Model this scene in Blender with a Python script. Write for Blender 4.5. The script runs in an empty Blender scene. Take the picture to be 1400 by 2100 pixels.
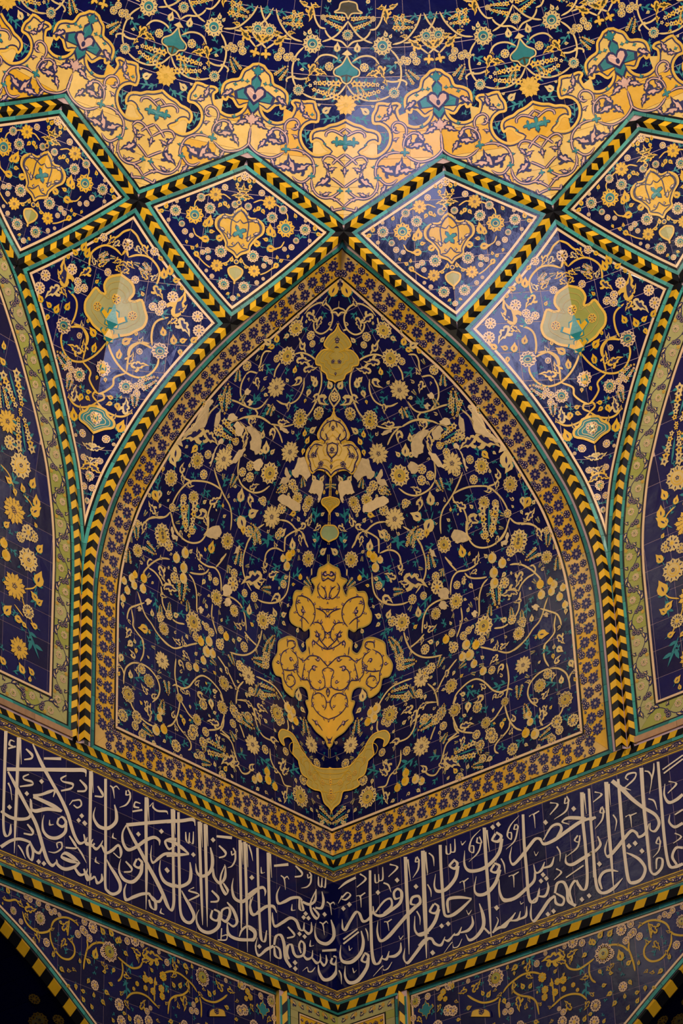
import bpy, random
import numpy as np
from math import *
from mathutils import Matrix, Vector
random.seed(7)
# ---------------------------------------------------------------- camera, light, exposure
CAM_POS=(-2.0846,-22.0922,-8.9697); YAW,PITCH,ROLL=0.1025,0.5544,-0.0367; FPX=5710.13
scene=bpy.context.scene
COL=scene.collection
def _camera():
    fw=np.array([sin(YAW)*cos(PITCH),cos(YAW)*cos(PITCH),sin(PITCH)]); rt=np.array([cos(YAW),-sin(YAW),0]); up=np.cross(rt,fw)
    r=rt*cos(ROLL)+up*sin(ROLL); u=-rt*sin(ROLL)+up*cos(ROLL)
    cd=bpy.data.cameras.new('camera'); cd.sensor_fit='HORIZONTAL'; cd.sensor_width=36; cd.lens=FPX/1400*36; cd.clip_end=200
    o=bpy.data.objects.new('camera',cd); COL.objects.link(o)
    o.matrix_world=Matrix(((r[0],u[0],-fw[0],CAM_POS[0]),(r[1],u[1],-fw[1],CAM_POS[1]),(r[2],u[2],-fw[2],CAM_POS[2]),(0,0,0,1)))
    scene.camera=o
_camera()
scene.view_settings.view_transform='Standard'; scene.view_settings.look='None'
scene.view_settings.exposure=-.8; scene.view_settings.gamma=1.0; scene.view_settings.use_curve_mapping=False
w=bpy.data.worlds.new('world'); scene.world=w; w.use_nodes=True
w.node_tree.nodes['Background'].inputs[0].default_value=(1.0,.82,.6,1); w.node_tree.nodes['Background'].inputs[1].default_value=.05
def area(name,loc,target,sx,sy,power,col):
    l=bpy.data.lights.new(name,'AREA'); l.shape='RECTANGLE'; l.size=sx; l.size_y=sy; l.energy=power; l.color=col
    o=bpy.data.objects.new(name,l); COL.objects.link(o); o.location=loc
    o.rotation_euler=(Vector(target)-Vector(loc)).to_track_quat('-Z','Y').to_euler(); return o
for _x in (-5.2,5.2):                                                           # added warm key lights out of view, one on each side; no real lamps
    area('warm_key_light',(_x,-11.6,5.4),(0,-2.0,5.2),1.6,1.6,400,(1.0,.90,.72)).data.spread=radians(112)
area('doorway_daylight',(-.15,-14.5,2.1),(0,-2.5,4.5),2.6,3.4,620,(.58,.60,1.0))   # cool daylight of the open front arch
# ---------------------------------------------------------------- geometry of the place
# metres; corner of the two walls = z axis, walls run towards the viewer at 45 deg.
AXY=-7.5708; S2=sqrt(.5); D2=pi/16
def pchip(xs,ys):
    xs=np.array(xs,float); ys=np.array(ys,float); h=np.diff(xs); dl=np.diff(ys)/h
    d=np.zeros(len(xs)); d[0]=dl[0]; d[-1]=dl[-1]
    for i in range(1,len(xs)-1):
        if dl[i-1]*dl[i]>0:
            w1=2*h[i]+h[i-1]; w2=h[i]+2*h[i-1]; d[i]=(w1+w2)/(w1/dl[i-1]+w2/dl[i])
    def f(x):
        x=np.clip(np.asarray(x,float),xs[0],xs[-1]); i=np.clip(np.searchsorted(xs,x)-1,0,len(h)-1)
        t=(x-xs[i])/h[i]; a=(1+2*t)*(1-t)**2; b=t*(1-t)**2; c=t*t*(3-2*t); e=t*t*(t-1)
        return a*ys[i]+b*h[i]*d[i]+c*ys[i+1]+e*h[i]*d[i+1]
    return f
ZV,ZC,ZD,Z0=5.875,5.03,6.345,1.205
RV=pchip([-3,1.2,2.5,3.15,4.0,4.45,5.05,5.875,6.345,7.0,7.6,8.2,8.7,9.0,9.15],[5.78,5.78,5.78,5.745,5.60,5.47,5.19,4.705,4.415,3.97,3.47,2.82,2.05,1.25,.05])
RC=pchip([-3,2.5,3.2,4.0,4.5,5.03,6.345,7.0,7.6,8.2,8.7,9.0,9.15],[5.445,5.445,5.435,5.37,5.25,5.04,4.405,3.97,3.47,2.82,2.05,1.25,.05])
def _tab(f,a,b,n=2600):
    x=np.linspace(a,b,n); y=f(x); return lambda v:np.interp(v,x,y)
RV=_tab(RV,-3,9.15); RC=_tab(RC,-3,9.15)
def S_map(t,z):                       # folded vault and dome: t = azimuth / 11.25 deg, z = height
    t=np.asarray(t,float); z=np.asarray(z,float)
    k=np.floor(t); f=t-k
    def node(n):
        r=np.where(np.mod(n,2)==0,RV(z),RC(z)); return np.stack([r*np.sin(n*D2),AXY+r*np.cos(n*D2),z+0*n],-1)
    P=node(k)*(1-f)[...,None]+node(k+1)*f[...,None]
    b=np.clip((z-6.3)/.7,0,1); b=b*b*(3-2*b)
    r=RV(z); C=np.stack([r*np.sin(t*D2),AXY+r*np.cos(t*D2),z],-1)
    return P*(1-b)[...,None]+C*b[...,None]
TA=pchip([-3,1.2,2.6,2.9,3.14,3.35,3.62,3.89,4.16,4.45,4.745,5.03,5.23,5.455,5.68,5.875],[1.957,1.957,1.957,1.945,1.918,1.88,1.815,1.715,1.60,1.445,1.245,1.0,.80,.555,.28,0])
E_=np.array([-S2,-S2,0.]); N_=np.array([S2,-S2,0.]); Z_=np.array([0,0,1.])
def W_map(a,z,dep=0.):                # left wall: a = distance from corner
    a=np.asarray(a,float)[...,None]; z=np.asarray(z,float)[...,None]
    return a*E_+z*Z_-dep*N_
def _cyl(pts):                        # leaning cylinder through profile points
    w=pts@N_; w=w-w[0]; z=pts[:,2]; a=pts@E_
    v=z[0]+np.concatenate([[0],np.cumsum(np.hypot(np.diff(w),np.diff(z)))])
    return v,w,z,a
_zs=np.concatenate([np.linspace(Z0,5.7,120),np.linspace(5.72,ZV,14)])
RW=.045                               # half width of the rope moulding
_t=np.maximum(TA(_zs)-RW/(RV(_zs)*D2)*1.0,0)
_p=S_map(_t,_zs); _yc=_p[:,1]+_p[:,0]
_q=np.stack([0*_yc,_yc,_zs],1)
QV,QW,QZ,_=_cyl(_q); QA=np.stack([-_p[:,0],_p[:,1]],1)@np.array([-S2,-S2])
QA=QA-(-_yc[0]*S2)                    # keep crease at a = w
QE=QA
def _ext(v,w,z,a):                  # straight on beyond both ends
    k=1.; f=lambda y:np.concatenate([[y[0]],y,[y[-1]+(y[-1]-y[-2])/(v[-1]-v[-2])*k]])
    V=np.concatenate([[v[0]-1],v,[v[-1]+k]]); Z=f(z); Z[0]=z[0]-1
    return V,f(w),Z,f(a)
QTOP=QV[-1]
QV,QW,QZ,QA=_ext(QV,QW,QZ,QA); QE=QA
def Q_map(a,v):                       # left half of the niche: a along the wall, v up the curved profile
    a=np.asarray(a,float); v=np.asarray(v,float)
    w=np.interp(v,QV,QW); z=np.interp(v,QV,QZ)
    return a[...,None]*E_+w[...,None]*N_+z[...,None]*Z_
_t4=4-TA(_zs)+RW/(RV(_zs)*D2)
_p4=S_map(-_t4,_zs)
NV,NW,NZ,NA=_cyl(_p4); NW0=float(_p4[0]@N_); NTOP=NV[-1]
NV,NW,NZ,NA=_ext(NV,NW,NZ,NA)
def N_map(a,v):                       # neighbouring wall niche on the left
    a=np.asarray(a,float); v=np.asarray(v,float)
    w=NW0+np.interp(v,NV,NW); z=np.interp(v,NV,NZ)
    return a[...,None]*E_+w[...,None]*N_+z[...,None]*Z_
# ---------------------------------------------------------------- materials
def srgb(c):
    return tuple(((x/255)/12.92 if x/255<=.04045 else ((x/255+.055)/1.055)**2.4) for x in c)
MATS={}
def mat(name,col,var=.12,hue=.0,rough=.3,scale=14.,alt=None,altf=.0,bump=.02,spec=.5):
    m=bpy.data.materials.new(name); m.use_nodes=True; nt=m.node_tree; nd=nt.nodes; lk=nt.links
    b=nd['Principled BSDF']; b.inputs['Roughness'].default_value=rough; b.inputs['Specular IOR Level'].default_value=spec
    geo=nd.new('ShaderNodeNewGeometry'); n=nd.new('ShaderNodeTexNoise'); n.inputs['Scale'].default_value=scale; n.inputs['Detail'].default_value=3
    lk.new(geo.outputs['Position'],n.inputs['Vector'])
    oi=nd.new('ShaderNodeObjectInfo')
    base=nd.new('ShaderNodeRGB'); base.outputs[0].default_value=srgb(col)+(1,)
    cur=base.outputs[0]
    if alt is not None:                       # tile-to-tile change of glaze colour
        a=nd.new('ShaderNodeRGB'); a.outputs[0].default_value=srgb(alt)+(1,)
        r=nd.new('ShaderNodeMapRange'); r.inputs['From Min'].default_value=altf; r.inputs['From Max'].default_value=altf+.12
        lk.new(oi.outputs['Random'],r.inputs['Value'])
        mx=nd.new('ShaderNodeMix'); mx.data_type='RGBA'; lk.new(r.outputs[0],mx.inputs[0]); lk.new(cur,mx.inputs[6]); lk.new(a.outputs[0],mx.inputs[7]); cur=mx.outputs[2]
    hs=nd.new('ShaderNodeHueSaturation')
    ad=nd.new('ShaderNodeMath'); ad.operation='MULTIPLY_ADD'; ad.inputs[1].default_value=var*1.4; ad.inputs[2].default_value=1-var*1.4
    lk.new(oi.outputs['Random'],ad.inputs[0])
    ad2=nd.new('ShaderNodeMath'); ad2.operation='MULTIPLY_ADD'; ad2.inputs[1].default_value=var*2.2; lk.new(n.outputs['Fac'],ad2.inputs[0])
    sb=nd.new('ShaderNodeMath'); sb.operation='SUBTRACT'; lk.new(ad.outputs[0],sb.inputs[0]); sb.inputs[1].default_value=var*.4
    lk.new(sb.outputs[0],ad2.inputs[2]); lk.new(ad2.outputs[0],hs.inputs['Value']); lk.new(cur,hs.inputs['Color'])
    lk.new(hs.outputs[0],b.inputs['Base Color'])
    if bump:
        n2=nd.new('ShaderNodeTexNoise'); n2.inputs['Scale'].default_value=9; n2.inputs['Detail'].default_value=4; lk.new(geo.outputs['Position'],n2.inputs['Vector'])
        bp=nd.new('ShaderNodeBump'); bp.inputs['Strength'].default_value=bump*10; bp.inputs['Distance'].default_value=.01; lk.new(n2.outputs['Fac'],bp.inputs['Height']); lk.new(bp.outputs[0],b.inputs['Normal'])
    MATS[name]=m; return m
mat('blue',(11,13,70),.2,rough=.17,alt=(8,9,52),altf=.55,spec=.36)
mat('honey',(226,184,100),.15)
mat('sage',(146,154,104),.15)
mat('gold',(232,186,92),.12,alt=(220,160,24),altf=.62)
mat('yellow',(222,165,20),.12)
mat('ochre',(205,160,44),.15)
mat('floral',(222,174,92),.14,alt=(216,160,44),altf=.45)
mat('cream',(233,190,138),.08)
mat('letter',(236,212,174),.06)
mat('sand',(220,184,112),.12)
mat('amber',(226,174,60),.12)
mat('turq',(42,122,108),.25,alt=(54,142,124),altf=.6)
mat('teal',(36,120,118),.15)
mat('black',(10,9,12),.1,rough=.2)
mat('navy',(28,24,74),.1)
mat('mauve',(214,164,140),.1)
mat('olive',(176,164,98),.2,alt=(148,144,62),altf=.6,scale=5)
mat('moss',(180,152,70),.15)
mat('bronze',(66,56,12),.1)
mat('grout',(196,160,150),.15,rough=.8)
mat('rope_yellow',(220,164,22),.12,rough=.5,spec=.25)
mat('rope_black',(9,8,11),.1,rough=.5,spec=.2)
mat('plaster',(216,182,126),.2,rough=.85,scale=30)
mat('stone',(170,126,84),.25,rough=.8,scale=20)
# ---------------------------------------------------------------- surfaces
class Surf:
    def __init__(s,fn,mir=False): s.fn=fn; s.mir=mir
    def P(s,uv):
        uv=np.asarray(uv,float); p=s.fn(uv[...,0],uv[...,1])
        return p*np.array([-1,1,1.]) if s.mir else p
    def frame(s,uv):
        uv=np.asarray(uv,float); e=2e-4
        P=s.P(uv); Pu=(s.P(uv+[e,0])-P)/e; Pv=(s.P(uv+[0,e])-P)/e
        N=np.cross(Pu,Pv); N/=np.linalg.norm(N,axis=-1,keepdims=True)
        ax=np.zeros_like(P); ax[...,1]=AXY-3; ax[...,2]=P[...,2]-3
        sg=np.sign(np.sum(N*(ax-P),-1)); N=N*sg[...,None]
        return P,Pu,Pv,N
    def at(s,uv,h):
        P,_,_,N=s.frame(uv); return P+N*(np.asarray(h)[...,None] if np.ndim(h) else h)
    def metric(s,uv):                          # P,N, e1,e2 and J: uv -> metres
        P,Pu,Pv,N=s.frame(uv); e1=Pu/np.linalg.norm(Pu,axis=-1,keepdims=True)
        q=Pv-np.sum(Pv*e1,-1,keepdims=True)*e1; e2=q/np.linalg.norm(q,axis=-1,keepdims=True)
        J=np.stack([np.stack([np.sum(Pu*e1,-1),np.sum(Pv*e1,-1)],-1),np.stack([0*Pu[...,0],np.sum(Pv*e2,-1)],-1)],-2)
        return J
S_=Surf(S_map); 
WL,WR=Surf(W_map),Surf(W_map,True); QL,QR=Surf(Q_map),Surf(Q_map,True); NL,NR=Surf(N_map),Surf(N_map,True)
DEP=.05
PL,PR=Surf(lambda a,z:W_map(a,z,DEP)),Surf(lambda a,z:W_map(a,z,DEP),True)
# ---------------------------------------------------------------- objects
PROTO={}
def obj(name,V,F,mats,parent=None,mi=None,kind=None):
    key=tuple(mats) if isinstance(mats,(list,tuple)) else (mats,)
    if key not in PROTO:                       # an empty mesh that already carries the materials
        PROTO[key]=bpy.data.meshes.new(name)
        for m in key: PROTO[key].materials.append(MATS[m])
    me=PROTO[key].copy(); me.from_pydata([tuple(p) for p in V],[],F)
    if mi is not None: me.polygons.foreach_set('material_index',mi)
    me.update()
    o=bpy.data.objects.new(name,me); COL.objects.link(o)
    if parent is not None: o.parent=parent
    if kind: o['kind']=kind
    return o
def thing(name,label,cat,group=None):
    o=bpy.data.objects.new(name,None); COL.objects.link(o); o.empty_display_size=.1
    o['label']=label; o['category']=cat
    if group: o['group']=group
    return o
def clip_half(poly,n,c):                       # keep n.p <= c
    out=[]; m=len(poly)
    for i in range(m):
        a=poly[i]; b=poly[(i+1)%m]; da=a[0]*n[0]+a[1]*n[1]-c; db=b[0]*n[0]+b[1]*n[1]-c
        if da<=0: out.append(a)
        if (da<0<db) or (db<0<da):
            k=da/(da-db); out.append((a[0]+(b[0]-a[0])*k,a[1]+(b[1]-a[1])*k))
    return out
def clip_rect(poly,u0,u1,v0,v1):
    for n,c in (((1,0),u1),((-1,0),-u0),((0,1),v1),((0,-1),-v0)):
        poly=clip_half(poly,n,c)
        if len(poly)<3: return []
    return poly
def parea(p):
    p=np.asarray(p); x,y=p[:,0],p[:,1]; return .5*abs(np.dot(x,np.roll(y,-1))-np.dot(y,np.roll(x,-1)))
def dens(poly,sf,mx):                          # add points on long edges
    out=[]
    P=sf.P(np.array(poly))
    for i in range(len(poly)):
        a=poly[i]; b=poly[(i+1)%len(poly)]; n=max(1,int(np.linalg.norm(P[i]-P[(i+1)%len(poly)])/mx+.999))
        for k in range(n): out.append((a[0]+(b[0]-a[0])*k/n,a[1]+(b[1]-a[1])*k/n))
    return out
def patch(name,sf,poly,h,m,parent,th=.008,mx=.14):   # one tile: top face and skirt
    poly=dens(poly,sf,mx); n=len(poly)
    uv=np.array(poly); P,_,_,N=sf.frame(uv)
    V=np.concatenate([P+N*h,P+N*(h-th)])
    F=[tuple(range(n))]+[(i,(i+1)%n,n+(i+1)%n,n+i) for i in range(n)]
    return obj(name,V,F,m,parent)
def tiles(name,sf,outline,us,vs,gu,gv,h,m,parent,amin=.0006,th=.008):
    outline=[tuple(p) for p in outline]
    for i in range(len(us)-1):
        col=clip_rect(outline,us[i]+gu,us[i+1]-gu,-99,99)
        if len(col)<3: continue
        for j in range(len(vs)-1):
            c=clip_rect(col,-99,99,vs[j]+gv,vs[j+1]-gv)
            if len(c)<3: continue
            q=np.array(c); J=sf.metric(q.mean(0)); 
            if parea(q)*abs(J[0,0]*J[1,1])<amin: continue
            patch(name,sf,c,h,m if isinstance(m,str) else random.choice(m),parent,th)
class Line:                                    # a curve on a surface, by arc length
    def __init__(s,sf,pts,n=None):
        pts=np.array(pts,float); s.sf=sf
        P=sf.P(pts); L=np.concatenate([[0],np.cumsum(np.linalg.norm(np.diff(P,axis=0),axis=1))])
        s.pts,s.L,s.len=pts,L,L[-1]
    def uv(s,d): return np.stack([np.interp(d,s.L,s.pts[:,0]),np.interp(d,s.L,s.pts[:,1])],-1)
    def fr(s,d):
        d=np.atleast_1d(np.asarray(d,float)); e=.012
        uv=s.uv(np.clip(d,0,s.len)); a=s.uv(np.clip(d-e,0,s.len)); b=s.uv(np.clip(d+e,0,s.len))
        P,_,_,N=s.sf.frame(uv); T=s.sf.P(b)-s.sf.P(a); T/=np.linalg.norm(T,axis=1,keepdims=True)
        N=N-np.sum(N*T,1,keepdims=True)*T; N/=np.linalg.norm(N,axis=1,keepdims=True)
        P=P+T*(d-np.clip(d,0,s.len))[:,None]
        return P,T,np.cross(N,T),N
def offset(sf,pts,d):                          # mitred offset of an open polyline on a surface
    pts=np.array(pts,float); n=len(pts); out=[]
    P=sf.P(pts)
    for i in range(n):
        J=sf.metric(pts[i]); Ji=np.linalg.inv(J)
        seg=[]
        if i>0: q=J@(pts[i]-pts[i-1]); seg.append(q/np.linalg.norm(q))
        if i<n-1: q=J@(pts[i+1]-pts[i]); seg.append(q/np.linalg.norm(q))
        ns=[np.array([-q[1],q[0]]) for q in seg]
        if len(ns)==2:
            m=ns[0]+ns[1]; m/=np.linalg.norm(m); m=m/max(.3,m@ns[0])
        else: m=ns[0]
        out.append(pts[i]+Ji@(m*d))
    return np.array(out)
def strip(name,sf,pts,d1,d2,h,m,parent,clip=None,piece=None,gap=.0015,th=.008):
    A=offset(sf,pts,d1); B=offset(sf,pts,d2)
    if piece:                                  # cut into single tiles along the length
        P=sf.P(np.array(pts)); L=np.concatenate([[0],np.cumsum(np.linalg.norm(np.diff(P,axis=0),axis=1))])
        n=max(1,round(L[-1]/piece)); cuts=np.linspace(0,L[-1],n+1); 
        def pt(X,s): return (np.interp(s,L,X[:,0]),np.interp(s,L,X[:,1]))
        for k in range(n):
            s0,s1=cuts[k]+gap,cuts[k+1]-gap
            ss=[s0]+[l for l in L if s0+.01<l<s1-.01]+[s1]
            poly=[pt(A,s) for s in ss]+[pt(B,s) for s in reversed(ss)]
            for (nn,c) in (clip or []):
                poly=clip_half(poly,nn,c)
                if len(poly)<3: break
            if len(poly)<3: continue
            q=np.array(poly); J=sf.metric(q.mean(0))
            if parea(q)*abs(J[0,0]*J[1,1])<1e-4: continue
            patch(name,sf,poly,h,m,parent,th)
        return
    V=[];F=[]
    for i in range(len(A)-1):
        poly=[tuple(A[i]),tuple(A[i+1]),tuple(B[i+1]),tuple(B[i])]
        for (nn,c) in (clip or []):
            poly=clip_half(poly,nn,c)
            if len(poly)<3: break
        if len(poly)<3: continue
        q=np.array(poly); P,_,_,N=sf.frame(q); b=len(V); k=len(q)
        V+=list(P+N*h)+list(P+N*(h-th)); F.append(tuple(range(b,b+k)))
        F+=[(b+j,b+(j+1)%k,b+k+(j+1)%k,b+k+j) for j in range(k)]
    if F: return obj(name,V,F,m,parent)
def rope(sf,pts,parent,s0=0.,s1=None,flip=None,first=0,pl=.065,hw=RW,hr=.03,sk=.03,tip0=.0,tip1=.0,cols=('rope_black','rope_yellow'),up=1,sides=(-1,1),h0=.004):
    ln=Line(sf,pts); s1=ln.len if s1 is None else s1
    n=max(3,round((s1-s0)/pl))
    if flip: n=max(3,4*round((n-3)/4)+3)        # yellow diamond in the middle, black at both ends
    c=np.linspace(s0,s1,n+1); mid=.5*(s0+s1)
    for k in range(n):
        for sd in sides:
            a,b=c[k]+.0012,c[k+1]-.0012
            if flip:
                if k<n//2: d=np.array([min(a+sk,mid),min(b+sk,mid),b,a])
                elif k>n//2: d=np.array([max(a-sk,mid),max(b-sk,mid),b,a])
                else: d=np.array([mid,mid,b,a])
            else: d=np.array([a-sk*up,b-sk*up,b,a])
            d=np.clip(d,s0-.05,s1+.05)
            P,T,B,N=ln.fr(d); off=np.array([hw,hw,0.,0.])*sd; hh=np.array([h0,h0,hr,hr])
            top=P+B*off[:,None]+N*hh[:,None]; bot=P+B*off[:,None]-N*.004
            V=np.concatenate([top,bot]); F=[(0,1,2,3),(0,1,5,4),(1,2,6,5),(2,3,7,6),(3,0,4,7)]
            colr=cols[(k+first)%2]
            if flip and cols:
                kk=min(k,n-1-k); colr=cols[kk%2]
            obj('rope_tile',V,F,colr,parent)
def spline(pts,n=6,closed=False):
    p=np.array(pts,float)
    if len(p)<3 and not closed: return np.array([p[0]+(p[-1]-p[0])*k/n for k in range(n+1)])
    q=np.concatenate([p[-1:],p,p[:2]]) if closed else np.concatenate([[2*p[0]-p[1]],p,[2*p[-1]-p[-2]]])
    out=[]
    for i in range(1,len(q)-2):
        a,b,c,d=q[i-1],q[i],q[i+1],q[i+2]
        for k in range(n):
            t=k/n; out.append(.5*((2*b)+(c-a)*t+(2*a-5*b+4*c-d)*t*t+(3*b-a-3*c+d)*t**3))
    if not closed: out.append(p[-1])
    return np.array(out)
# ---------------------------------------------------------------- backing shell (setting)
def shell(name,sf,us,vs,h,m,keep=None):
    U,Vv=np.meshgrid(us,vs,indexing='ij'); uv=np.stack([U,Vv],-1).reshape(-1,2)
    X=sf.at(uv,h); nv=len(vs); F=[]
    for i in range(len(us)-1):
        for j in range(nv-1):
            if keep is None or keep(.5*(us[i]+us[i+1]),.5*(vs[j]+vs[j+1])):
                F.append((i*nv+j,(i+1)*nv+j,(i+1)*nv+j+1,i*nv+j+1))
    o=obj(name,X,F,m); o['kind']='structure'; return o
def strips_shell(name,sf,rows,h,m):            # rows of (v,u0,u1)
    X=[];F=[]
    for v,u0,u1 in rows: X+=[(u0,v),(u1,v)]
    for i in range(len(rows)-1): F.append((2*i,2*i+1,2*i+3,2*i+2))
    o=obj(name,sf.at(np.array(X),h),F,m); o['kind']='structure'; return o
# vault and dome behind the tiles, open where the niches are
zz=np.linspace(Z0-.02,ZV,90)
for sg in (-1,1):
    rows=[]
    X=[];F=[]
    for z in zz:
        a=float(TA(z)); 
        for t in np.linspace(a,4-a,13): X.append((sg*t,z))
    for i in range(len(zz)-1):
        for j in range(12): b=i*13+j; F.append((b,b+1,b+14,b+13))
    o=obj('ceiling_vault',S_.at(np.array(X),.0012),F,'grout'); o['kind']='structure'
shell('ceiling',S_,np.arange(-7,7.01,.125),np.linspace(ZV-.02,9.1,60),.0012,'grout')
for sf,nm in ((QL,'left'),(QR,'right')):
    strips_shell('wall_niche_'+nm,sf,[(v,np.interp(v,QV,QW),np.interp(v,QV,QE)+.02) for v in np.linspace(Z0-.02,QTOP,90)],.0012,'grout')
for sf,nm in ((NL,'left'),(NR,'right')):
    strips_shell('wall_side_'+nm,sf,[(v,np.interp(v,NV,NA)-.03,8.) for v in np.linspace(Z0-.02,NTOP,60)],.0012,'grout')
for sf,nm in ((WL,'left'),(WR,'right')):
    shell('wall_'+nm,sf,[0,8.],[-.2,Z0+.01],.0012,'grout')
# ---------------------------------------------------------------- vault net: ropes
def seg(p,q,n=10): return [(p[0]+(q[0]-p[0])*k/n,p[1]+(q[1]-p[1])*k/n) for k in range(n+1)]
def nV(t): return (t,ZV)
def nC(t): return (t,ZC)
def nD(t): return (t,ZD)
NETW={}
def where(t): return 'left' if t<0 else 'right'
rib_labels={
 (0,1):'short striped rope rib from the niche apex down the {s} shoulder of the pointed arch',
}
def net_rib(p,q,label,group='striped rope ribs of the vault net'):
    r=thing('rope_rib',label,'rib',group)
    rope(S_,seg(p,q,12),r,s0=.0,flip=True,sk=.045)
    return r
for sg,s in ((-1,'left'),(1,'right')):
    o='left' if sg<0 else 'right'
    net_rib(nV(0),nC(sg*1),f'black and yellow rope rib running from the niche apex down its {s} shoulder')
    net_rib(nV(0),nD(sg*1),f'black and yellow rope rib rising {s} from the niche apex, edging a diamond panel')
    net_rib(nV(sg*2),nD(sg*1),f'black and yellow rope rib along the upper outer edge of the {s} inner diamond panel')
    net_rib(nV(sg*2),nC(sg*1),f'black and yellow rope rib between the {s} kite panel and the {s} inner diamond panel')
    net_rib(nV(sg*2),nC(sg*3),f'black and yellow rope rib between the {s} kite panel and the {s} outer diamond panel')
    net_rib(nV(sg*2),nD(sg*3),f'black and yellow rope rib along the upper inner edge of the {s} outer diamond panel')
    net_rib(nV(sg*4),nD(sg*3),f'black and yellow rope rib topping the {s} outer diamond at the photo edge')
zb=Z0-.045
za=np.concatenate([np.linspace(zb,2.6,12),np.linspace(2.7,ZC,36)])
for sg,s in ((-1,'left'),(1,'right')):
    r=thing('rope_rib',f'striped rope rib curving up the {s} side of the central pointed arch from the column','rib','striped rope ribs of the vault net')
    rope(S_,[(sg*float(TA(z)),z) for z in za],r)
    r=thing('rope_rib',f'striped rope rib of the neighbouring wall arch beside the {s} green border','rib','striped rope ribs of the vault net')
    rope(S_,[(sg*(4-float(TA(z))),z) for z in za],r)
    r=thing('rope_rib',f'striped rope rib of the {s} wall arch leaving the photo above the green border','rib','striped rope ribs of the vault net')
    rope(S_,seg(nC(sg*3),nV(sg*4),12),r,flip=True,sk=.045)
# ---------------------------------------------------------------- frames inside the net
TQ=.029; BK=.02; WH=.021
def framed(parent,sf,bnd,sgn,clip,kind='panel',rw=RW):
    d=rw+.002; a,b=sgn*d,sgn*(d+TQ)
    strip('turquoise_tile',sf,bnd,a,b,.012,'turq',parent,clip,piece=.155)
    d+=TQ; strip('black_fillet',sf,bnd,sgn*d,sgn*(d+BK),.008,'black',parent,clip); d+=BK
    if kind=='panel':
        strip('white_fillet',sf,bnd,sgn*d,sgn*(d+WH),.008,'cream',parent,clip); d+=WH
    return d
def close_at(pts,k,fold):                       # trim a half outline at the fold line
    return clip_half([tuple(p) for p in pts],((1,0) if k<0 else (-1,0)),(fold if k<0 else -fold))
PANELS={}
def kite(sg,s):
    p=thing('kite_panel',f'tall {s} kite-shaped blue tile panel with olive cloud ornament, narrowing down to the column','tile panel','kite panels')
    zdown=np.linspace(ZC,2.55,34)
    for half in (0,1):
        # half 0: towards the niche; half 1: towards the neighbouring arch
        f=(lambda t:sg*t) if half==0 else (lambda t:sg*(4-t))
        bnd=seg((f(2.),ZV),(f(1.),ZC),10)+[(f(float(TA(z))),z) for z in zdown[1:]]
        lowt=f(1.)<f(2.)                        # this half lies on the low-t side of the fold
        clip=[((1,0),sg*2.) if lowt else ((-1,0),-sg*2.)]
        sgn=1 if lowt else -1
        d=framed(p,S_,bnd,sgn,clip)
        o=offset(S_,bnd,sgn*d); o=[tuple(q) for q in o]
        pol=o+[(sg*2.,o[-1][1]),(sg*2.,o[0][1])]
        # keep only the part on the right side of the fold, above the tail tip
        good=[q for q in o if (q[0]<=sg*2. if lowt else q[0]>=sg*2.)]
        pol=close_at(o,-1 if lowt else 1,sg*2.)
        t0=min(sg*1,sg*3); 
        tiles('tile',S_,pol,np.arange(-3.,3.01,.25),np.arange(2.0,6.2,.235),.0026,.0025,.004,'blue',p)
        PANELS[('kite',sg,half)]=pol
    return p
KITE={sg:kite(sg,s) for sg,s in ((-1,'left'),(1,'right'))}
def diamond(k,label):
    p=thing('diamond_panel',label,'tile panel','diamond panels')
    for half in (-1,1):
        bnd=seg(nD(k),nV(k+half),10)+seg(nV(k+half),nC(k),10)[1:]
        sgn=1 if half<0 else -1
        clip=[((1,0),k) if half<0 else ((-1,0),-k)]
        d=framed(p,S_,bnd,sgn,clip)
        o=offset(S_,bnd,sgn*d)
        pol=close_at(o,-1 if half<0 else 1,k)
        tiles('tile',S_,pol,np.arange(k-1.,k+1.01,1/3),np.arange(4.9,6.5,.235),.0026,.0025,.004,'blue',p)
    return p
DIA={k:diamond(k,l) for k,l in ((-1,'blue diamond tile panel with yellow medallion just left of the niche apex'),(1,'blue diamond tile panel with yellow medallion just right of the niche apex'),(-3,'blue diamond tile panel at the left photo edge, cut off by it'),(3,'blue diamond tile panel at the right photo edge, cut off by it'))}
# dome
DOME=thing('dome_tilework','dark blue dome field with gold scalloped hem above the diamond panels','dome')
zig=[]
for k in range(-5,5):
    a=(k,ZV if k%2==0 else ZD); b=(k+1,ZV if (k+1)%2==0 else ZD); zig+=seg(a,b,8)[:-1]
zig.append((5,ZD))
framed(DOME,S_,zig,1,None,'dome')
hem=offset(S_,zig,RW+.002+TQ+BK); hem=[tuple(q) for q in hem]
pol=hem+[(5,7.75),(-5,7.75)]
tiles('tile',S_,pol,np.arange(-5,5.01,1/3),np.concatenate([np.arange(5.8,7.8,.2)]),.0026,.0025,.004,'blue',DOME)
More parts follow.
